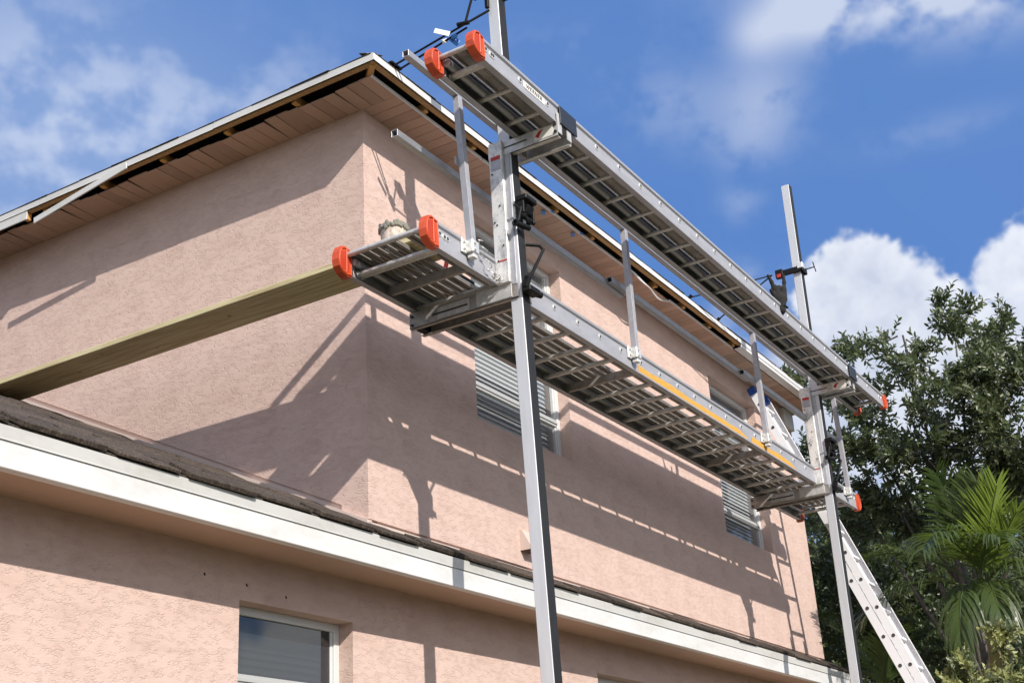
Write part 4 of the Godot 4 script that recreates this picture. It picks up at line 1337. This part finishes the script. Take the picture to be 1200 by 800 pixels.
func build_loose() -> void:
	# long plank from the platform's end to the lower roof, lying flat
	var t := thing("lumber_plank", "long greenish lumber plank running from the platform's near end to the shingle roof", "board", V(-0.5, 3.29, 0.4))
	var mb := MB.new()
	mb.box(V(-0.648, 3.291, -2.86), V(-0.352, 3.329, 1.01), 0.004)
	put("plank", mb, M.lumber, t)
	for p in [[-0.52, -0.65, 0.012], [-0.44, -1.35, 0.009], [-0.50, 0.22, 0.012], [-0.46, -2.05, 0.011], [-0.58, -1.7, 0.008]]:
		mb = MB.new()
		mb.lathe([Vector2(0.0, 0.0012), Vector2(p[2], 0.0012), Vector2(p[2] * 1.3, 0.0)], V(p[0], 3.291, p[1]), Vector3.DOWN, 9)
		put("knot", mb, M.wood, t)
	# bucket
	t = thing("mortar_bucket", "small pail crusted with dried mortar on the near end of the work platform", "bucket", V(-0.56, 3.278, 0.64))
	mb = MB.new()
	mb.lathe([Vector2(0.0, 0.0), Vector2(0.066, 0.0), Vector2(0.070, 0.006), Vector2(0.080, 0.17), Vector2(0.0865, 0.172), Vector2(0.0865, 0.186), Vector2(0.078, 0.188), Vector2(0.066, 0.02), Vector2(0.0, 0.02)], V(-0.56, 3.278, 0.64), Vector3.UP, 28)
	put("pail", mb, M.bucket, t)
	mb = MB.new()
	var arc := []
	for i in 15:
		var a := PI * i / 14.0
		arc.append(V(-0.56 + 0.088 * cos(a) * 0.8, 3.278 + 0.165 - 0.05 * sin(a), 0.64 + 0.088 * cos(a) * 0.6 + 0.085 * sin(a)))
	mb.tube(arc, 0.0022, -1, 5)
	put("bail", mb, M.bolt, t)
	mb = MB.new()
	mb.lathe([Vector2(0.0, 0.15), Vector2(0.0745, 0.15)], V(-0.56, 3.278, 0.64), Vector3.UP, 20)
	for k in 34:
		var a := TAU * k / 34.0
		mb.boxb(V(-0.56 + 0.084 * cos(a), 3.278 + 0.178 + rng.randf_range(-0.012, 0.006), 0.64 + 0.084 * sin(a)), Vector3(0.014, 0.014 + rng.randf() * 0.03, 0.02), Basis(Vector3.UP, -a) * Basis(Vector3.RIGHT, rng.randf_range(-0.4, 0.4)), 0.004)
	put("mortar_crust", mb, M.mortar, t)
	# tool pouch with a red handle behind the near jack
	t = thing("tool_pouch", "dark tool pouch with a red handle on the work platform behind the near pump jack", "tool bag", V(0.0, 3.285, 0.62))
	mb = MB.new()
	mb.box(V(-0.02, 3.284, 0.56), V(0.20, 3.40, 0.70), 0.02)
	mb.box(V(0.03, 3.39, 0.60), V(0.10, 3.45, 0.66), 0.012)
	put("pouch", mb, M.glove, t)
	mb = MB.new()
	mb.tube([V(-0.02, 3.41, 0.62), V(0.01, 3.50, 0.62), V(0.07, 3.525, 0.62)], 0.014, -1, 8)
	put("handle", mb, M.red, t)
	# safety wire hanging at the near guard-rail clamp
	mb = MB.new()
	var p := []
	for i in 40:
		var u := i / 39.0
		p.append(V(-0.40 + 0.30 * u + 0.02 * sin(i * 1.9), 3.31 - 0.17 * smooth(0.0, 0.55, u) + 0.018 * cos(i * 2.3) * u, 1.10 + 0.018 * sin(i * 1.1)))
	mb.tube(p, 0.0035, -1, 5)
	for k in 14:
		var c := V(-0.24 + k * 0.016, 3.155 + 0.012 * sin(k * 2.1), 1.088)
		mb.tube([c + Vector3(-0.012, 0.012, 0.01), c + Vector3(0.012, -0.008, 0.014)], 0.005, -1, 5)
	tag(put("safety_chain", mb, M.bolt), "thin safety chain hanging from the near guard-rail post to the near pump jack", "chain")
	# loose trim hanging from the left eave
	mb = MB.new()
	var a := V(-0.397, 4.688, -2.75)
	var b := V(-0.402, 4.815, -1.79)
	var d := (b - a).normalized()
	var sx := d.cross(Vector3.UP).normalized()
	mb.boxb((a + b) / 2, Vector3(0.010, 0.050, a.distance_to(b)), Basis(sx, sx.cross(-d).normalized() * -1.0, d), 0.002)
	tag(put("loose_trim", mb, M.drip), "strip of white trim come loose and slanting across the gap in the left eave", "trim strip")
	# torn soffit trim on the right eave
	mb = MB.new()
	var pts := []
	for i in 15:
		var u := i / 14.0
		pts.append(V(3.36 + 0.80 * u, 4.80 - 0.055 * sin(u * PI) * (1.0 + 0.3 * sin(u * 9.0)) - 0.02 * u, 0.296 + 0.02 * sin(u * 6.0)))
	for i in 14:
		var dd: Vector3 = (pts[i + 1] - pts[i])
		mb.boxb((pts[i] + pts[i + 1]) / 2, Vector3(dd.length() + 0.004, 0.018, 0.006), Basis(dd.normalized(), Vector3.BACK.cross(dd.normalized()).normalized(), Vector3.BACK).orthonormalized().rotated(dd.normalized(), 0.4 * sin(i * 0.9)), 0.001)
	tag(put("torn_trim", mb, M.white), "torn strip of white soffit trim sagging below the right eave past the middle post", "trim strip")
	# scraps of blue tape
	var lab := ["scrap of blue tape on the soffit edge just right of the near pole", "middle scrap of blue tape on the soffit edge past the near pole", "scrap of blue tape hanging in the eave gap near the second guard-rail post"]
	var sp := [[1.52, 4.80, 0.294], [2.03, 4.792, 0.294], [2.50, 4.792, 0.294]]
	for i in 3:
		mb = MB.new()
		var q = sp[i]
		mb.boxb(V(q[0], q[1], q[2] + 0.002), Vector3(0.05, 0.02, 0.003), Basis(Vector3.BACK, 0.3), 0.0)
		mb.boxb(V(q[0] - 0.06, q[1] - 0.018, q[2] - 0.05), Vector3(0.06, 0.004, 0.03), Basis(Vector3.UP, 0.5), 0.0)
		tag(put("blue_tape", mb, M.tape), lab[i], "tape", "scraps of blue tape on the right eave")
	ladder()
	glove()

# ---------------------------------------------------------------- planting
func leaf_spray(n: int, length: float, leaf: float, wid: float) -> ArrayMesh:
	var mb := MB.new()
	mb.tube([Vector3.ZERO, Vector3(0, length * 0.5, 0.01), Vector3(0.01, length, 0)], 0.004, 0.0015, 3, false)
	for i in n:
		var u := (i + 0.6) / n
		var base := Vector3(0, length * u, 0)
		var a := i * 2.4 + rng.randf_range(-0.4, 0.4)
		var out := Vector3(cos(a), 0.75 + 0.5 * u + rng.randf_range(-0.3, 0.3), sin(a)).normalized()
		var side := out.cross(Vector3(rng.randf_range(-0.5, 0.5), 1, rng.randf_range(-0.5, 0.5))).normalized()
		var nn := side.cross(out).normalized()
		var l := leaf * rng.randf_range(0.75, 1.2)
		var w := wid * rng.randf_range(0.8, 1.2)
		var tip := base + out * l - nn * l * 0.15
		var m1 := base + out * l * 0.35
		var m2 := base + out * l * 0.72 - nn * l * 0.05
		var fold := nn * w * 0.18
		for s in [-1.0, 1.0]:
			var e1: Vector3 = m1 + side * w * 0.5 * s + fold
			var e2: Vector3 = m2 + side * w * 0.42 * s + fold
			var nm: Vector3 = (nn - side * s * 0.3).normalized()
			mb.tri(base, e1, m2, nm)
			mb.tri(e1, e2, m2, nm)
			mb.tri(e2, tip, m2, nm)
	return mb.mesh()

func scatter(called: String, mesh: Mesh, mt: Material, xs: Array, parent: Node) -> void:
	var mm := MultiMesh.new()
	mm.transform_format = MultiMesh.TRANSFORM_3D
	mm.mesh = mesh
	mm.instance_count = xs.size()
	var o := origin_of(parent)
	for i in xs.size():
		var t: Transform3D = xs[i]
		mm.set_instance_transform(i, Transform3D(t.basis, t.origin - o))
	var n := MultiMeshInstance3D.new()
	n.name = numbered(parent, called)
	n.multimesh = mm
	n.material_override = mt
	n.set_meta("kind", "stuff")
	parent.add_child(n, true)

func aim(d: Vector3, roll: float) -> Basis:
	d = d.normalized()
	var x := d.cross(Vector3.UP if absf(d.y) < 0.95 else Vector3.RIGHT).normalized()
	return Basis(x, d, x.cross(d)).rotated(d, roll)

# A tree grown as trunk, limbs, boughs and leafy twigs.  lobes: [centre, radius] of the foliage masses
func tree(called: String, label: String, cat: String, foot: Vector3, trunk_top: Vector3, r: float, lobes: Array, per: int, spray: Array, mats: Array, group := "", size := 1.0, limb_every := 1) -> void:
	var t := thing(called, label, cat, foot, group)
	var mb := MB.new()
	var mid := foot.lerp(trunk_top, 0.5) + Vector3(0.1, 0, 0.08)
	mb.tube([foot, mid, trunk_top], r, r * 0.6, 10)
	put("trunk", mb, M.bark, t)
	mb = MB.new()
	var sets := []
	for k in mats.size():
		sets.append([])
	var li := 0
	for lb in lobes:
		var c: Vector3 = lb[0]
		var R: float = lb[1]
		if li % limb_every == 0:
			var st := foot.lerp(trunk_top, rng.randf_range(0.6, 1.0))
			var kink := st.lerp(c, 0.5) + Vector3(rng.randf_range(-0.2, 0.2), rng.randf_range(0.0, 0.3), rng.randf_range(-0.2, 0.2)) * R
			mb.tube([st, kink, c], r * 0.24, 0.012, 6, false)
		li += 1
		var n := int(per * R * R * R * (lb[2] if lb.size() > 2 else 1.0))
		var nb := maxi(3, n / 14)
		for q in nb:
			# a bough: leafy twigs along a line from inside the lobe to its edge
			var d := Vector3(rng.randfn(), rng.randfn() * 0.8 + 0.15, rng.randfn()).normalized()
			var e := c + d * R * pow(rng.randf(), 0.4)
			var s := c + d * R * 0.15
			var bend := Vector3(rng.randfn(), rng.randfn(), rng.randfn()) * R * 0.10
			var mp := s.lerp(e, 0.5) + bend
			if q % 2 == 0:
				mb.tube([s, mp, e], 0.012 * size, 0.005, 4, false)
			for k in 14:
				var u := 0.25 + 0.75 * pow(rng.randf(), 0.7)
				var p := s.lerp(mp, u).lerp(mp.lerp(e, u), u)
				p += Vector3(rng.randfn(), rng.randfn(), rng.randfn()) * R * 0.075
				var dir := (d + Vector3(rng.randfn(), rng.randfn() + 0.25, rng.randfn()) * 0.75)
				var B := aim(dir, rng.randf() * TAU).scaled(Vector3.ONE * size * rng.randf_range(0.7, 1.2))
				sets[rng.randi() % mats.size()].append(Transform3D(B, p))
	put("limbs", mb, M.bark, t)
	for k in mats.size():
		scatter("crown", spray[k % spray.size()], mats[k], sets[k], t)

func frond(base: Vector3, dir: Vector3, up: Vector3, length: float, droop: float, leaflets: int, ll: float, lw: float, hang: float) -> Array:
	# rachis as a drooping curve, two ranks of folded leaflets
	var rach := []
	var p := base
	var d := dir.normalized()
	var n := 14
	for i in n + 1:
		rach.append(p)
		p += d * length / n
		d = (d + Vector3.DOWN * droop * (0.4 + 1.4 * i / n) / n).normalized()
	var mb := MB.new()
	mb.tube(rach, 0.016, 0.004, 6, false)
	var lf := MB.new()
	for i in leaflets:
		var u := 0.20 + 0.80 * (i + 0.5) / leaflets
		var fi := u * n
		var k := mini(int(fi), n - 1)
		var q: Vector3 = (rach[k] as Vector3).lerp(rach[k + 1], fi - k)
		var tang: Vector3 = ((rach[k + 1] as Vector3) - rach[k]).normalized()
		var side := tang.cross(up).normalized()
		if side.length() < 0.1:
			side = tang.cross(Vector3.RIGHT).normalized()
		var nup := side.cross(tang).normalized()
		var len := ll * (0.45 + 0.75 * sin(PI * clampf(u * 0.92 + 0.04, 0, 1))) * rng.randf_range(0.85, 1.12)
		for s in [-1.0, 1.0]:
			var ang := lerpf(0.95, 0.45, u) + rng.randf_range(-0.1, 0.1)
			var dd: Vector3 = (tang * cos(ang) + side * s * sin(ang) + nup * rng.randf_range(0.15, 0.45)).normalized()
			var w := lw * rng.randf_range(0.8, 1.15)
			var wd: Vector3 = dd.cross(nup).normalized() * w
			var a := q
			var seg := 4
			var prev_l := a - wd * 0.3
			var prev_r := a + wd * 0.3
			for j in range(1, seg + 1):
				dd = (dd + Vector3.DOWN * hang * j / seg * 0.5).normalized()
				a += dd * len / seg
				var f: float = [0.0, 0.5, 0.5, 0.36, 0.03][j]
				var nl := a - wd * f
				var nr := a + wd * f
				var nm := wd.cross(dd).normalized()
				if nm.dot(nup) < 0.0:
					nm = -nm
				lf.quad(prev_l, prev_r, nr, nl, nm)
				prev_l = nl
				prev_r = nr
	return [mb, lf]

func palm(called: String, label: String, foot: Vector3, heart: Vector3, fronds: Array, r: float) -> void:
	var t := thing(called, label, "palm tree", foot)
	var mb := MB.new()
	mb.tube([foot, foot.lerp(heart, 0.5) + Vector3(0.05, 0, 0.02), heart + Vector3(0, -0.9, 0)], r * 1.1, r, 12)
	put("trunk", mb, M.bark, t)
	mb = MB.new()
	mb.tube([heart + Vector3(0, -0.92, 0), heart + Vector3(0.01, -0.6, 0), heart + Vector3(0.0, -0.2, 0), heart + Vector3(0, 0.05, 0)], r * 1.25, r * 0.45, 12)
	put("crownshaft", mb, M.crownshaft, t)
	for f in fronds:
		var q := frond(heart + Vector3(rng.randf_range(-0.05, 0.05), -0.08, rng.randf_range(-0.05, 0.05)), f[0], f[1], f[2], f[3], 42, f[4], f[5] * 0.72, f[6])
		var st := put("frond", q[0], M.palm[1], t)
		put("leaflets", q[1], M.palm[f[7]], st)

func build_trees() -> void:
	var sprays := []
	for k in 4:
		sprays.append(leaf_spray(11, 0.24, 0.088, 0.034))
	#TREES
	var oak := [[V(9.15, 5.84, 1.19), 0.42, 0.55], [V(9.69, 6.02, 1.49), 0.45, 0.60], [V(8.85, 5.32, 1.43), 0.50, 0.80], [V(10.21, 6.19, 1.71), 0.40, 0.60], [V(9.41, 5.42, 1.73), 0.55, 0.90], [V(9.91, 5.71, 2.08), 0.45, 0.60], [V(9.93, 5.75, 2.36), 0.50, 0.70], [V(9.41, 5.03, 2.20), 0.60, 1.00], [V(9.37, 5.14, 1.02), 0.50, 0.90], [V(9.05, 4.78, 1.50), 0.60, 1.10], [V(9.39, 4.58, 1.83), 0.65, 1.20], [V(9.29, 4.44, 2.31), 0.65, 1.20], [V(9.78, 5.01, 0.36), 0.45, 0.80], [V(9.71, 4.82, 0.66), 0.55, 1.10], [V(9.12, 4.33, 1.21), 0.60, 1.20], [V(9.86, 4.57, 0.13), 0.50, 1.10], [V(9.53, 4.24, 0.56), 0.55, 1.20], [V(9.57, 4.07, 1.49), 0.65, 1.20], [V(9.62, 3.86, 2.03), 0.65, 1.20], [V(10.39, 4.15, -0.28), 0.50, 1.20], [V(9.68, 3.79, 0.28), 0.55, 1.20], [V(9.70, 3.81, 0.80), 0.60, 1.10], [V(10.42, 6.26, 0.28), 0.28, 0.80], [V(11.56, 6.59, -1.06), 0.35, 0.70], [V(10.58, 5.36, -0.27), 0.40, 1.00], [V(10.87, 4.79, -0.64), 0.50, 1.20], [V(10.86, 3.86, -0.72), 0.55, 1.20], [V(9.63, 5.13, 2.47), 0.60, 1.00], [V(9.46, 3.86, 2.39), 0.70, 1.10]]
	tree("oak_tree", "open-crowned oak with narrow leaves against the clouds, tallest tree at right", "tree", Vector3(10.6, 0, 1.2), V(10.2, 3.2, 1.1), 0.15, oak, 450, sprays, M.leaf, "", 1.0, 4)
	var back := [[V(15.76, 4.58, -1.64), 1.08], [V(15.14, 4.15, -2.23), 1.19], [V(16.89, 4.84, -1.19), 1.13], [V(16.03, 3.96, -1.09), 1.21], [V(17.16, 4.32, -0.47), 1.22], [V(17.34, 4.21, 0.34), 1.02], [V(17.38, 4.68, 1.12), 1.00], [V(14.87, 3.36, -1.83), 1.29], [V(15.61, 3.09, -1.26), 1.09], [V(16.25, 3.48, -0.53), 1.08], [V(16.46, 3.25, 0.33), 1.35], [V(17.52, 3.84, 1.06), 1.16], [V(14.81, 2.75, -2.33), 1.29], [V(15.34, 2.33, -0.64), 1.17], [V(15.60, 2.10, 0.42), 1.22], [V(16.45, 5.69, -2.06), 1.05], [V(18.05, 5.46, -0.02), 1.22]]
	tree("shade_tree", "dense dark tree standing behind the oak and beyond the house end", "tree", Vector3(16.4, 0, -0.6), V(16.2, 3.0, -0.5), 0.24, back, 150, sprays, [M.leaf[0], M.leaf[3], M.leaf[1]], "", 1.6)
	var under := [[V(11.50, 3.27, -0.79), 0.77], [V(11.18, 2.52, -0.52), 0.68], [V(11.74, 3.19, 0.00), 0.74], [V(11.38, 2.34, 0.13), 0.72], [V(11.93, 2.94, -1.29), 0.57], [V(11.90, 3.11, 0.63), 0.74], [V(11.57, 3.03, 1.55), 0.70], [V(11.64, 2.33, 1.30), 0.63], [V(11.59, 3.66, -0.22), 0.56], [V(11.53, 2.18, 0.66), 0.77]]
	tree("leafy_bush", "tall dark bush behind the ladder, under the oak", "bush", Vector3(11.6, 0, 0.0), V(11.6, 1.6, 0.0), 0.07, under, 330, sprays, [M.leaf[3], M.leaf[0]], "", 1.25)
	palm("feather_palm", "feather palm with one bright yellow-green young frond, right of the ladder", Vector3(7.95, 0, 1.85), V(7.88, 2.53, 1.80), [
		[Vector3(-0.27, 0.89, 0.37), Vector3(0.53, 0.46, -0.71), 1.08, 0.20, 0.38, 0.030, 0.20, 2],
		[Vector3(-0.31, 0.79, 0.53), Vector3(0.40, 0.61, -0.68), 0.90, 0.35, 0.36, 0.030, 0.35, 2],
		[Vector3(-0.32, 0.92, 0.20), Vector3(0.78, 0.38, -0.49), 1.10, 0.30, 0.40, 0.030, 0.30, 1],
		[Vector3(-0.72, 0.67, -0.15), Vector3(0.66, 0.74, 0.14), 1.50, 1.70, 0.48, 0.032, 0.90, 1],
		[Vector3(-0.99, 0.11, -0.08), Vector3(0.11, 0.99, 0.01), 1.25, 2.40, 0.46, 0.034, 1.80, 1],
		[Vector3(-0.69, 0.25, -0.68), Vector3(0.18, 0.97, 0.17), 1.50, 1.30, 0.46, 0.030, 0.90, 1],
		[Vector3(0.21, 0.25, 0.94), Vector3(-0.05, 0.97, -0.25), 1.50, 1.50, 0.48, 0.032, 0.90, 0],
		[Vector3(0.27, 0.72, 0.64), Vector3(-0.27, 0.70, -0.66), 1.40, 1.10, 0.46, 0.032, 0.70, 3],
		[Vector3(-0.18, 0.98, -0.10), Vector3(-0.80, -0.38, 0.47), 1.25, 0.80, 0.44, 0.030, 0.50, 0],
		[Vector3(-0.12, -0.19, 0.98), Vector3(-0.02, 0.98, 0.18), 1.30, 1.70, 0.46, 0.032, 1.00, 0],
		[Vector3(-0.17, 0.68, -0.71), Vector3(0.16, 0.73, 0.66), 1.40, 1.30, 0.46, 0.032, 0.80, 3],
		[Vector3(-0.65, 0.69, 0.33), Vector3(0.62, 0.72, -0.31), 1.10, 1.40, 0.44, 0.032, 1.00, 1],
		[Vector3(-0.92, 0.23, 0.32), Vector3(0.22, 0.97, -0.08), 1.15, 2.40, 0.44, 0.034, 1.80, 1],
		[Vector3(-0.49, 0.48, 0.73), Vector3(0.27, 0.88, -0.40), 1.20, 2.00, 0.44, 0.032, 1.40, 1]], 0.075)
	palm("feather_palm", "small dark palm low beside the house end, left of the ladder foot", Vector3(8.45, 0, 0.45), V(8.43, 1.62, 0.45), [
		[Vector3(-0.81, 0.49, -0.32), Vector3(0.46, 0.87, 0.18), 0.90, 1.50, 0.35, 0.030, 0.70, 1],
		[Vector3(-0.14, 0.51, 0.85), Vector3(0.08, 0.86, -0.51), 0.90, 1.50, 0.35, 0.030, 0.70, 0],
		[Vector3(-0.45, 0.83, 0.33), Vector3(0.67, 0.56, -0.49), 0.90, 0.80, 0.35, 0.030, 0.50, 1],
		[Vector3(-0.89, 0.04, -0.46), Vector3(0.04, 1.00, 0.02), 0.90, 1.50, 0.35, 0.030, 0.90, 0],
		[Vector3(0.01, -0.05, 1.00), Vector3(0.00, 1.00, 0.05), 0.80, 1.50, 0.35, 0.030, 0.90, 3],
		[Vector3(-0.08, 0.96, -0.26), Vector3(0.29, 0.27, 0.92), 0.90, 1.20, 0.35, 0.030, 0.60, 3]], 0.05)
	# unseen hedging added across the yard: darkens lower wall and lawn, mirrors in panes
	var hx := []
	for k in 5200:
		var hp := Vector3(rng.randf_range(-13, 15), 0, rng.randf_range(9.0, 11.0))
		hp.y = rng.randf() * (2.7 + 0.5 * sin(hp.x * 0.9) + 0.4 * sin(hp.x * 2.3))
		hx.append(Transform3D(aim(Vector3(rng.randfn(), rng.randfn() + 0.5, rng.randfn()), rng.randf() * TAU).scaled(Vector3.ONE * rng.randf_range(2.2, 3.4)), hp))
	scatter("added_hedge", sprays[0], M.leaf[3], hx, self)
	tag(get_node("added_hedge"), "unseen dark leafy hedging added across the yard to cut low light on the house", "added_hedge")
	var pale := [leaf_spray(10, 0.14, 0.050, 0.026), leaf_spray(10, 0.14, 0.050, 0.026)]
	var shrub := [[V(6.01, 1.23, 1.77), 0.24], [V(5.94, 1.29, 1.97), 0.25], [V(6.08, 1.23, 2.10), 0.24], [V(5.94, 1.06, 1.87), 0.34], [V(6.08, 1.01, 2.02), 0.32], [V(6.35, 1.69, 2.19), 0.10]]
	tree("variegated_shrub", "pale yellow-green variegated shrub at the bottom edge, below the palm", "shrub", Vector3(6.05, 0, 1.95), V(6.05, 0.9, 1.95), 0.03, shrub, 6500, pale, [M.leaf_pale, M.leaf_pale, M.leaf[2]])
	pass

func _ready() -> void:
	rng.seed = 20240611
	make_materials()
	# camera
	var cam := Camera3D.new()
	cam.name = "camera"
	cam.transform = Transform3D(Basis(Vector3(0.52545443, -0.05673813, 0.84892781), Vector3(-0.29789555, 0.92234853, 0.24603137), -Vector3(0.79696668, 0.38217009, -0.46775008)).orthonormalized(), Vector3(-5.9183, 1.5, 4.5189))
	cam.fov = rad_to_deg(2.0 * atan(400.0 / 1520.96))
	cam.near = 0.05
	cam.far = 2000.0
	add_child(cam)
	cam.current = true
	# sky and exposure
	var env := Environment.new()
	env.background_mode = Environment.BG_SKY
	var pan := PanoramaSkyMaterial.new()
	pan.panorama = ImageTexture.create_from_image(make_sky())
	var sky := Sky.new()
	sky.sky_material = pan
	env.sky = sky
	env.background_energy_multiplier = 1.0
	env.tonemap_mode = Environment.TONE_MAPPER_LINEAR
	env.tonemap_exposure = 1.17
	env.sdfgi_enabled = true
	env.ssao_enabled = true
	env.ssil_enabled = true
	var we := WorldEnvironment.new()
	we.name = "environment"
	we.environment = env
	add_child(we)
	# sun
	var sun := DirectionalLight3D.new()
	sun.name = "sun"
	sun.light_color = Color(1.0, 0.97, 0.93)
	sun.light_energy = 1.45
	sun.light_angular_distance = 0.5
	sun.shadow_enabled = true
	add_child(sun)
	sun.look_at_from_position(SUN * 10.0, Vector3.ZERO, Vector3.UP)
	build_setting()
	build_house()
	build_scaffold()
	build_loose()
	build_trees()
